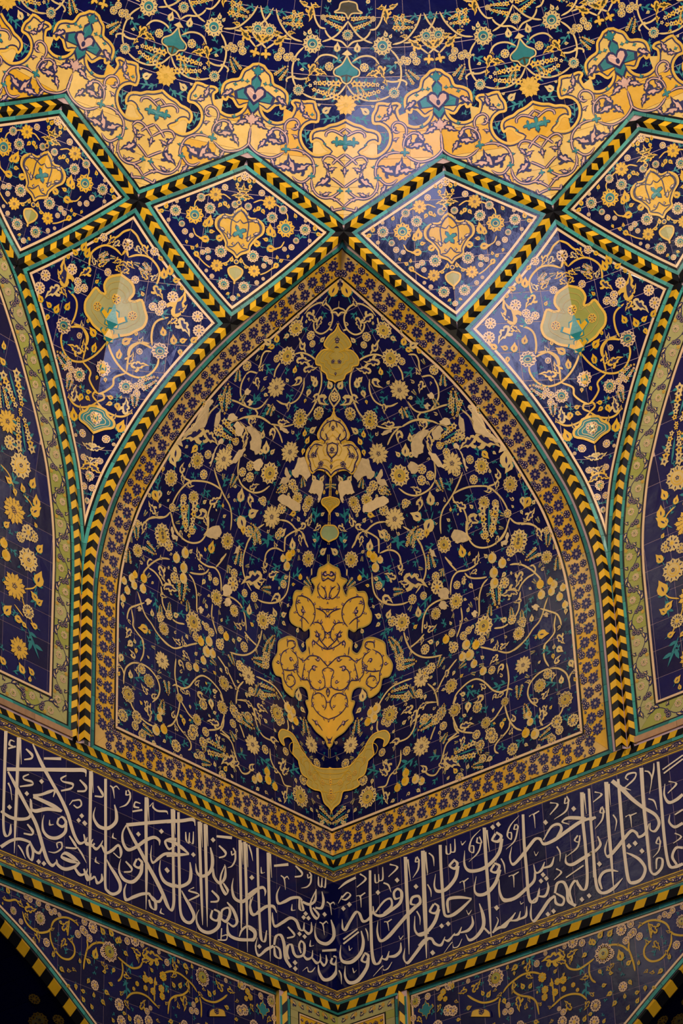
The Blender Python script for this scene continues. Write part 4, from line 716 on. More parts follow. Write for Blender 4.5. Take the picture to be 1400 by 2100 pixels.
SIDE={'D':[[4126,3737,4118,3841],[3962,3002,4005,3093],[3943,2982,3907,3090],[3896,2309,3870,2425],[3823,1769,3744,1712]],
'R':[[3926,3416,3943,3520],[3757,2610,3764,2709]],
'F':[[4070,3564,4080,3619],[3777,2857,3783,2920],[3855,2780,3859,2821],[3716,2848,3720,2894],[3738,2137,3740,2192]],
'K':[[4177,4156,4017,3902],[3901,3584,3999,3853],[4189,3850,4253,4020]],
'B':[[4287,4331,4302,4388],[4001,3212,4057,3244],[3784,3267,3770,3352],[3862,3189,3886,3250],[3707,3115,3717,3211],[3761,3049,3748,3097],[4241,4211,4299,4240],[3964,3186,3950,3135],[3654,2412,3613,2530],[3760,3035,3681,3113],[3641,2276,3702,2321],[3648,2245,3599,2294],[4000,2014,3937,2089],[3885,2034,3809,2017],[3765,1560,3804,1626],[3658,1588,3701,1633],[3632,2027,3692,2044],[3964,1563,4015,1610],[3689,2938,3710,2971],[4043,2797,3997,2845],[3662,2722,3625,2795],[3697,1518,3698,1559],[3800,2014,3757,1990]],
'L':[[3909,3524,3920,3590],[4015,3178,3947,3322],[3802,3116,3845,3197],[4153,3441,4114,3515],[4137,3335,4096,3283],[4071,3862,4123,3866],[4254,4191,4231,4244],[3963,2634,3868,2605],[3836,2082,3919,2062],[3732,1986,3614,1784],[3645,2374,3664,2210],[3727,1863,3713,1938],[3880,1541,3767,1600],[4030,2295,3998,2336],[3870,2490,3838,2519],[3685,2528,3648,2472],[3926,2806,3874,2800],[3938,2758,3992,2791],[3987,2089,4037,2096],[3764,1945,3815,1966],[3985,1677,4020,1731]],
'V':[[4137,3335,4046,3292,3985,3219,3949,3122],[3860,3176,3769,3131,3726,3050],[3810,2248,3763,2141,3702,2082,3656,2003],[3779,2331,3679,2387,3623,2483],[3889,2144,3786,2075]],
'P':[[4031,2647,4034,2688],[3999,2548,4002,2595]]}
LOWER={'V':[[3838,-361,3778,-355,3709,-327,3647,-361],[3636,-399,3599,-469,3536,-504,3456,-514,3369,-480,3335,-442],[3335,-435,3302,-370,3223,-318,3142,-300,3069,-312,3041,-331],[3343,-465,3332,-537,3285,-604,3213,-644,3132,-633,3080,-577,3082,-516,3119,-479,3155,-469],[2948,-413,2938,-472,2954,-532,2971,-606,2978,-670],[2937,-493,2884,-435,2811,-399,2719,-385],[3142,-313,3149,-385,3156,-449],[2607,-458,2532,-484,2447,-501,2363,-469,2326,-409],[2560,-486,2549,-552,2567,-620,2603,-658],[2087,-437,2000,-397,1903,-390,1816,-414,1747,-444,1698,-486],[1816,-414,1796,-486,1865,-555,1961,-597,2019,-656,2038,-766],[2509,-775,2454,-718,2370,-687,2276,-688,2200,-721,2162,-738],[1659,-511,1590,-526,1491,-512,1401,-458,1340,-405],[1669,-521,1650,-586,1651,-685],[2182,-500,2191,-587,2191,-705]],
'E':[[3691,-335,3629,-363],[3611,-371,3502,-343],[3610,-404,3573,-448],[3474,-512,3454,-587],[3211,-417,3159,-333],[3182,-484,3224,-559],[3128,-488,3102,-446],[3277,-588,3293,-634],[3466,-503,3510,-496],[3334,-456,3300,-431],[3813,-346,3847,-357],[3087,-317,3061,-288],[2937,-513,2955,-512],[2838,-421,2848,-396],[2354,-368,2449,-334],[2326,-360,2284,-284],[2298,-344,2126,-325],[1952,-376,1986,-293],[1942,-408,2000,-447],[1806,-482,1787,-519],[1845,-564,1845,-677],[1689,-484,1639,-498],[1400,-393,1479,-323],[1339,-361,1259,-367],[2539,-591,2465,-593],[2527,-794,2480,-849],[2350,-812,2304,-730],[1942,-599,1961,-639],[1816,-478,1816,-421],[2335,-405,2250,-379],[2382,-391,2373,-437],[2162,-745,2133,-723],[2067,-697,2038,-668],[1063,-407,1030,-458],[824,-448,860,-507]],
'R':[[3452,-396,3454,-345],[3731,-422,3733,-391],[2700,-442,2701,-364],[1638,-341,1638,-267],[803,-309,802,-260]],
'F':[[3607,-267,3607,-246],[3567,-274,3568,-247],[3376,-283,3377,-259],[3339,-313,3340,-291],[3300,-293,3300,-270],[3250,-306,3250,-288],[2979,-277,2980,-248],[2995,-351,2996,-320],[2887,-297,2888,-254],[2921,-398,2922,-369],[3049,-402,3049,-373],[3379,-572,3380,-541],[3474,-279,3475,-255],[3650,-485,3651,-464],[2968,-364,2968,-336],[2053,-339,2054,-313],[2506,-295,2506,-267],[1743,-605,1743,-583],[1768,-662,1768,-636],[1709,-652,1709,-627],[2275,-812,2275,-787],[2237,-774,2237,-756],[1358,-288,1358,-269],[2145,-277,2145,-259],[2336,-275,2336,-256],[933,-300,932,-273],[773,-446,772,-419],[1043,-256,1043,-234]],
'B':[[3780,-301,3808,-262],[2863,-553,2855,-475],[3301,-670,3311,-632],[2665,-306,2703,-261],[3015,-633,3025,-601],[2757,-320,2795,-276],[2627,-350,2609,-303],[3248,-353,3221,-372],[3844,-410,3845,-390],[2542,-390,2505,-413],[2590,-341,2591,-292],[2164,-403,2174,-350],[1913,-307,1928,-280],[1864,-293,1815,-321],[1961,-527,1986,-492],[1913,-513,1889,-471],[1756,-304,1766,-271],[1540,-484,1570,-442],[2211,-466,2240,-447],[2296,-512,2315,-497],[2038,-591,2038,-570],[1825,-338,1825,-367],[1510,-454,1490,-419],[1699,-536,1718,-577]],
'L':[[3546,-480,3556,-435],[3297,-506,3261,-536],[3121,-390,3131,-359],[3178,-606,3162,-540],[2794,-338,2756,-382],[3262,-488,3245,-449],[3613,-541,3597,-509],[3667,-299,3703,-256],[3411,-301,3427,-334],[3084,-420,3128,-461],[3501,-274,3481,-323],[3426,-620,3399,-639],[3009,-535,3026,-574],[1942,-252,2049,-319],[2438,-450,2503,-552],[2511,-624,2500,-759],[2096,-510,2029,-582],[1519,-334,1470,-356],[1806,-595,1768,-619],[1479,-279,1418,-262],[1318,-283,1288,-296],[2453,-821,2424,-854],[2212,-255,2193,-263],[2077,-399,2097,-362],[2483,-637,2548,-642],[1776,-395,1747,-365],[2371,-541,2334,-551],[1864,-478,1825,-452],[1501,-537,1512,-568],[1990,-690,1961,-702],[1065,-504,1081,-436],[962,-475,995,-424],[736,-387,788,-365]],
'YF':[[2096,-468,2096,-426],[2296,-547,2296,-512],[2239,-545,2239,-515],[2210,-627,2210,-595],[2115,-579,2115,-544],[2105,-639,2105,-607],[2295,-624,2295,-599],[2389,-616,2390,-594],[2426,-669,2427,-651],[2182,-549,2182,-528],[1095,-308,1095,-276],[1062,-346,1061,-315],[1114,-373,1113,-349]],
'X':[('amber',[1567,-654,1561,-610,1522,-574,1452,-551,1387,-550,1363,-597]),('navy',[1492,-612,1452,-572,1412,-590,1453,-619])],
'SQ':[[909,-412,908,-339]]}
CALL_L={'S':[([3937,999,3934,777,3930,515,3922,206,3891,118,3825,166,3828,244],[3901,1012,3903,787,3902,525,3897,216,3870,139,3851,165,3839,241]),([3801,995,3800,826,3800,562,3801,290,3790,15],[3757,1009,3766,837,3769,572,3772,299,3785,17]),([3772,985,3747,781],[3754,992,3743,782]),([3636,996,3548,857,3448,754,3337,644,3255,535,3211,446,3166,365,3102,317,3022,370,3009,411],[3624,1005,3515,882,3419,778,3307,667,3220,558,3178,465,3137,385,3090,344,3036,378,3017,411]),([3034,355,2962,343,2925,382],[3023,373,2958,367,2941,389]),([3889,663,3800,554,3689,436,3595,334,3539,229,3503,148,3451,60,3382,34,3327,103],[3873,675,3769,579,3660,459,3562,357,3505,250,3469,168,3422,82,3383,61,3336,108]),([3507,166,3533,114,3573,120,3627,175],[3484,164,3522,95,3593,100,3636,168]),([3631,149,3606,86,3615,27,3631,51,3643,109,3610,159],[3617,157,3580,96,3596,13,3655,36,3666,105,3625,162]),([3894,670,3569,785,3221,905,3065,958,3046,925],[3895,701,3569,816,3221,940,3050,994,3038,929]),([3506,910,3319,972],[3506,929,3319,998]),([3823,954,3872,949,3889,896,3842,895],[3826,945,3862,940,3867,911,3835,909]),([3887,859,3807,906],[3892,871,3813,919]),([3706,925,3649,894,3647,876,3718,838],[3695,938,3624,914,3635,866,3715,827]),([3665,730,3724,688,3714,658,3637,664,3628,657,3754,594],[3659,723,3710,683,3706,672,3625,684,3619,644,3751,583]),([3261,864,3323,815,3296,788,3196,799,3209,773,3315,713],[3254,858,3304,813,3289,802,3179,822,3197,762,3310,701]),([3116,869,3054,831,3056,805,3135,774],[3104,882,3027,851,3045,794,3134,759]),([3885,570,3855,530,3834,444],[3868,582,3843,537,3830,446]),([3391,625,3367,694,3435,672,3526,611,3613,572],[3399,624,3392,673,3425,649,3518,592,3608,547]),([3613,539,3501,536,3396,530,3304,526],[3600,569,3485,570,3376,567,3292,547]),([3303,540,3452,518,3581,456,3619,460,3632,526],[3306,524,3451,487,3583,424,3638,447,3645,521]),([3640,512,3636,431,3658,369,3736,331,3833,312,3937,323],[3622,519,3613,437,3637,357,3735,304,3844,283,3948,303]),([3340,466,3352,408,3285,397,3236,462,3283,499,3325,475],[3319,469,3331,423,3290,419,3266,452,3296,478,3321,464]),([3267,443,3274,372,3344,308,3423,285,3479,310,3495,374,3487,439],[3235,451,3244,368,3332,284,3437,256,3503,294,3511,369,3491,438]),([3432,416,3433,368,3383,391],[3425,419,3416,386,3384,396]),([3216,616,3174,672],[3222,618,3185,675]),([3179,662,3110,691,3097,662,3131,632,3168,639],[3181,674,3101,708,3079,664,3131,617,3176,628]),([3669,295,3618,253,3617,236,3697,217],[3656,307,3591,270,3611,222,3699,204]),([3218,349,3158,292,3141,280,3248,250],[3205,360,3135,310,3135,268,3249,235]),([3328,211,3336,246,3304,260,3300,224,3362,169,3432,149],[3341,206,3350,249,3289,277,3285,221,3358,158,3433,144]),([3919,11,3823,95,3741,137,3655,149,3625,144],[3940,29,3837,114,3741,162,3646,171,3617,154]),([3757,90,3719,56,3672,8],[3747,99,3704,68,3669,10]),([3087,169,3162,204,3254,207,3301,141,3205,130,3093,157],[3096,158,3184,170,3254,180,3279,160,3193,164,3090,171]),([3104,173,3152,125,3249,75,3317,82,3340,114],[3085,164,3137,105,3252,45,3339,59,3350,109]),([3164,103,3096,52,3015,99,3004,145],[3145,120,3082,79,3029,107,3010,144]),([3030,97,2987,50,2921,95],[3014,109,2974,79,2933,110]),([3009,988,3007,734,3002,415,2982,12],[2968,1003,2972,746,2970,426,2977,13]),([2981,981,2959,816],[2962,989,2954,817]),([3127,285,3075,239,3019,187],[3116,295,3058,252,3016,190]),([2836,983,2831,713,2824,393,2821,77,2790,17,2716,8,2633,67,2625,144,2676,205,2744,255,2794,299],[2805,994,2800,723,2794,403,2794,87,2767,39,2717,35,2663,73,2660,126,2707,181,2766,238,2801,293]),([2914,886,2867,837,2859,824,2939,800],[2900,898,2841,854,2853,811,2940,787]),([2773,941,2744,925,2719,849],[2763,952,2726,937,2715,851]),([2730,930,2699,959,2664,946],[2740,937,2696,973,2659,951]),([2592,965,2590,922,2532,954,2555,987],[2575,971,2577,938,2550,953,2570,976]),([2551,963,2549,911,2589,846,2660,793],[2531,970,2529,914,2576,839,2658,790]),([2721,793,2710,721,2717,651,2788,581,2870,562,2922,589,2941,631,2928,700],[2710,799,2677,735,2682,649,2775,555,2887,530,2947,571,2958,626,2932,699]),([2417,915,2481,907,2500,849,2435,860],[2420,906,2472,896,2479,868,2431,874]),([2509,800,2395,853],[2512,814,2399,869]),([2371,983,2371,741,2362,440,2358,227,2349,7],[2330,997,2334,753,2330,451,2330,236,2344,8]),([2343,981,2316,759],[2323,989,2312,761]),([2307,919,2273,963,2281,922,2220,905,2118,935,2100,923],[2315,922,2271,972,2263,936,2213,924,2111,954,2095,927]),([2577,649,2358,741,2156,823,1994,887],[2582,679,2362,770,2160,853,1997,917]),([2581,655,2516,566,2445,492,2346,384,2261,294,2174,194,2114,106,2042,86,2009,177,2013,338,2019,663,2019,1000],[2564,667,2486,588,2413,516,2311,410,2223,321,2137,218,2082,129,2062,104,2043,168,2045,328,2051,652,2064,984]),([2030,985,2011,775],[2009,993,2007,777]),([2586,664,2631,578,2627,488,2561,440,2448,506,2349,593,2259,650,2210,647,2196,614],[2573,664,2611,582,2598,505,2551,472,2467,526,2368,614,2259,678,2186,668,2191,616]),([2729,543,2740,498,2689,501],[2722,545,2721,512,2686,506]),([2918,272,2928,228,2878,225],[2911,274,2909,242,2874,231]),([2173,73,2191,27,2139,28],[2166,74,2170,40,2136,34]),([3061,418,3035,338,2977,356,2948,414],[3048,426,3010,358,2992,366,2955,415]),([2979,357,2917,328,2860,387,2839,440],[2963,374,2914,355,2877,391,2845,441]),([2864,386,2813,331,2728,382,2670,444,2653,406,2654,360,2719,378],[2845,401,2798,361,2745,399,2666,469,2620,420,2651,349,2726,369]),([2468,408,2497,339,2422,332,2381,403,2434,427],[2445,409,2470,353,2432,351,2412,390,2451,410]),([2415,382,2430,295,2504,211,2584,197,2639,235,2647,292,2636,349],[2378,389,2395,294,2489,186,2604,168,2662,221,2661,288,2640,348]),([2589,339,2527,301,2530,282,2603,253],[2576,352,2505,317,2521,272,2601,241]),([2576,157,2607,84,2585,5,2488,55,2393,112,2311,146],[2569,158,2584,90,2565,34,2501,78,2401,136,2314,166]),([2320,137,2261,104,2254,43,2280,55,2305,107],[2304,154,2229,124,2227,39,2301,38,2324,97]),([2167,191,2202,134,2260,128,2304,166],[2144,189,2188,115,2279,106,2315,159]),([3056,124,3015,39,2967,71,2962,120],[3038,135,2989,62,2984,72,2969,119]),([2929,104,2904,44,2831,100,2844,154],[2919,110,2888,73,2861,101,2855,150]),([1994,746,2073,723,2143,666,2089,608,2005,670],[1998,716,2067,699,2114,673,2080,630,2019,682]),([1996,619,2133,572,2224,496,2266,450,2288,487,2285,585],[1996,591,2124,550,2204,481,2277,425,2305,480,2289,583]),([2189,486,2204,383,2156,304,2047,291,1992,314],[2182,488,2181,393,2128,332,2034,324,1999,341]),([1987,982,1984,656,1975,332,1965,119,1922,40,1828,43,1769,129,1817,206,1880,260,1932,305],[1957,992,1952,668,1943,343,1936,131,1893,67,1841,66,1807,117,1851,183,1905,242,1940,299]),([2110,839,1934,907,1801,964,1776,931],[2113,869,1937,937,1787,999,1768,935]),([1890,837,1887,764,1838,752,1833,851],[1878,842,1867,775,1857,752,1843,848]),([1844,765,1789,765,1785,876],[1836,777,1808,765,1795,873]),([1740,983,1731,741,1717,415,1702,203,1688,79],[1698,998,1696,753,1684,427,1679,211,1683,80]),([1703,984,1684,768],[1682,992,1680,769]),([1668,985,1660,709,1649,383,1632,80],[1629,999,1624,722,1619,393,1627,81]),([1634,986,1617,802],[1616,992,1612,803]),([2117,677,2032,683,1947,669,1853,649],[2106,705,2015,714,1924,699,1842,663]),([1845,660,1966,622,2112,568],[1844,647,1964,594,2110,541]),([1839,584,1842,485,1862,411,1941,353,2019,332,2105,325],[1827,588,1804,496,1829,404,1931,327,2027,302,2115,297]),([1593,797,1581,702,1591,615,1637,552,1696,522,1740,533,1763,598],[1578,804,1542,716,1554,618,1614,536,1705,491,1764,517,1769,596]),([1511,917,1320,964],[1508,938,1316,992]),([1486,846,1415,808,1419,784,1484,748],[1473,860,1388,828,1406,777,1478,737]),([1337,849,1324,814,1270,858,1296,895],[1319,858,1316,831,1291,854,1313,884]),([1291,866,1292,789,1329,723,1377,687],[1269,873,1271,792,1315,719,1375,684]),([1569,616,1558,539,1478,502,1398,580,1394,675,1410,706],[1546,627,1528,559,1474,529,1432,579,1412,669,1417,703]),([1419,691,1471,585,1476,491,1413,426,1364,488,1423,536],[1408,691,1450,589,1447,506,1391,454,1394,474,1439,524]),([1238,985,1236,682,1228,352,1223,189],[1198,999,1202,694,1200,361,1211,193]),([1179,987,1168,704,1160,373,1147,6],[1142,1001,1134,716,1130,383,1143,7]),([1204,973,1187,776],[1186,980,1183,778]),([1142,983,1126,774],[1124,990,1121,776]),([1119,978,1089,920,1064,851],[1101,988,1071,929,1059,853]),([1311,614,1337,516,1311,428,1203,422,1099,502,989,606],[1306,615,1313,524,1281,453,1206,452,1125,519,1015,620]),([1790,381,1859,323,1765,328,1739,328,1853,248],[1783,374,1838,337,1756,345,1723,321,1845,239]),([1582,410,1511,373,1514,350,1591,319],[1567,426,1484,392,1502,338,1590,306]),([1580,243,1598,166,1502,167,1469,258,1540,269],[1557,248,1571,184,1518,182,1498,243,1553,251]),([1487,197,1399,187,1338,283,1367,339,1460,285,1466,213],[1473,219,1412,210,1374,276,1379,318,1438,281,1448,217]),([1394,368,1329,314,1287,235,1317,193,1378,202],[1382,379,1297,337,1251,246,1313,173,1388,188]),([1502,224,1514,129,1605,55,1692,45,1743,85,1751,144,1727,200],[1466,233,1477,125,1596,27,1715,16,1766,73,1763,142,1731,200]),([1396,190,1393,88,1294,68,1166,95,1046,147,1032,232,1131,251,1220,186,1250,112],[1384,195,1361,110,1280,98,1165,123,1070,159,1063,212,1134,228,1199,180,1239,112]),([1466,120,1475,21],[1451,124,1460,24]),([1505,0,1403,31,1390,89,1461,55],[1504,11,1412,40,1402,75,1458,48]),([1069,525,1118,432,1097,351,998,386],[1062,526,1093,438,1071,378,1000,407]),([1016,987,1013,637,1001,317,988,170,915,168,896,275],[985,998,983,648,971,328,956,185,940,172,908,273]),([885,986,883,679,877,356,866,8],[842,1001,846,692,844,367,862,9]),([849,987,828,774],[827,995,823,776]),([963,828,962,770,911,794],[955,831,944,784,912,799]),([572,615,586,552,528,571],[565,617,564,567,528,577]),([342,359,356,296,297,321],[334,361,334,311,298,326]),([789,887,602,958],[791,906,605,984]),([517,982,442,944,448,922,525,888],[503,995,417,962,436,912,523,875]),([710,830,671,812,652,721],[699,842,653,822,647,723]),([657,816,624,845,603,832],[667,824,621,859,597,836]),([364,957,351,922,295,966,321,995],[345,965,344,937,316,962,338,983]),([316,969,328,894,371,844,443,805],[294,974,307,896,362,836,442,802]),([218,983,221,902,165,902,157,992],[205,987,199,913,185,902,168,989]),([171,909,117,912,105,1017],[163,922,138,911,116,1014]),([1112,514,1024,590,943,636,921,621,918,579],[1135,529,1040,608,938,664,895,635,912,581]),([1096,514,1113,432,1077,348,981,409,894,478,818,504,773,472],[1091,515,1092,441,1057,376,1002,426,905,501,798,533,764,477]),([720,732,773,639,759,555,662,595,569,657,485,691,443,682],[716,733,751,645,733,582,675,617,580,681,476,717,426,701]),([482,698,484,595,407,611,441,691],[464,704,454,612,437,604,459,682]),([441,668,340,673,251,745,241,858],[429,692,343,698,280,745,252,855]),([260,837,336,702,328,611,258,569,209,633,286,677],[248,838,314,706,298,628,245,598,237,618,304,662]),([264,669,171,696,136,785,164,861],[262,689,196,708,171,775,175,857]),([115,777,76,764,53,678],[104,789,58,774,48,680]),([62,768,23,798,1,781],[72,776,18,813,-5,785]),([218,557,180,546,157,459],[208,568,162,556,152,461]),([165,552,124,589,105,581],[177,559,126,601,100,586]),([829,458,833,379,793,332,680,405,595,468,534,465,489,404,417,423,412,495],[821,460,806,391,788,359,699,424,597,495,505,491,462,427,440,427,422,493]),([436,422,371,395,309,453,318,530],[421,438,364,423,339,450,327,527]),([67,629,50,545,56,474,126,407,203,392,253,412,273,467,264,536],[54,635,8,561,16,474,111,381,223,361,280,396,286,463,268,535]),([637,384,564,341,568,327,647,289],[622,396,539,358,558,317,643,278]),([1132,216,1070,196,1083,141,1125,128],[1112,238,1036,216,1055,134,1124,109]),([1022,173,1054,78,1012,5,899,92,811,152],[1017,174,1033,85,1004,32,920,109,825,169]),([819,159,813,71,721,76,730,159,789,174],[801,166,783,91,748,81,756,143,801,161]),([797,175,772,253,736,272,704,213,688,89,619,24],[823,171,799,258,711,299,665,231,650,108,587,46]),([612,108,634,153,620,215,601,230,576,164,518,143,422,199,407,297,466,320,505,255,477,197],[635,95,665,142,650,217,576,251,545,184,513,168,451,202,438,284,461,302,478,263,458,206]),([446,180,395,157,318,210,313,275],[428,198,389,184,339,212,321,273]),([334,193,274,159,210,211,214,273],[318,209,262,187,230,211,221,270]),([234,202,179,165,124,227,138,285],[216,217,171,193,152,222,146,282]),([74,279,93,222,13,228,-19,306,37,313],[47,282,64,240,34,241,12,292,50,294]),([22,259,31,174,98,98,170,66,225,105,244,166],[-16,270,-11,177,72,79,191,33,255,89,253,163]),([192,297,1,361],[193,315,2,384]),([457,43,395,89,386,57,329,74,286,127],[459,44,394,100,374,71,338,82,291,129])],
'N':[[3529,733,3503,718,3527,688,3554,704],[3680,575,3655,560,3678,532,3703,547],[3856,399,3830,383,3854,355,3880,370],[3082,593,3056,578,3081,549,3107,564],[3115,542,3089,527,3114,499,3139,514],[3044,540,3018,525,3043,496,3068,511],[3534,51,3508,35,3532,7,3558,23],[3478,53,3452,38,3477,10,3503,25],[2442,652,2415,636,2441,607,2468,623],[2175,768,2147,752,2175,722,2203,738],[2110,450,2084,434,2110,406,2137,421],[3051,542,3024,526,3050,497,3076,512],[1555,902,1526,886,1555,854,1584,871],[1796,687,1768,671,1796,642,1823,657],[1077,719,1047,702,1078,671,1107,687],[2103,443,2076,428,2103,399,2130,415],[396,605,367,589,397,560,426,575],[424,561,396,545,425,516,453,532],[361,574,333,558,363,529,391,544],[146,676,117,660,148,630,176,646],[1082,714,1055,698,1083,669,1110,684],[998,123,970,107,999,78,1027,94],[484,392,456,376,485,347,513,363],[418,388,390,373,419,343,447,359],[550,115,520,98,552,67,582,84],[549,62,519,45,550,14,580,31]]}
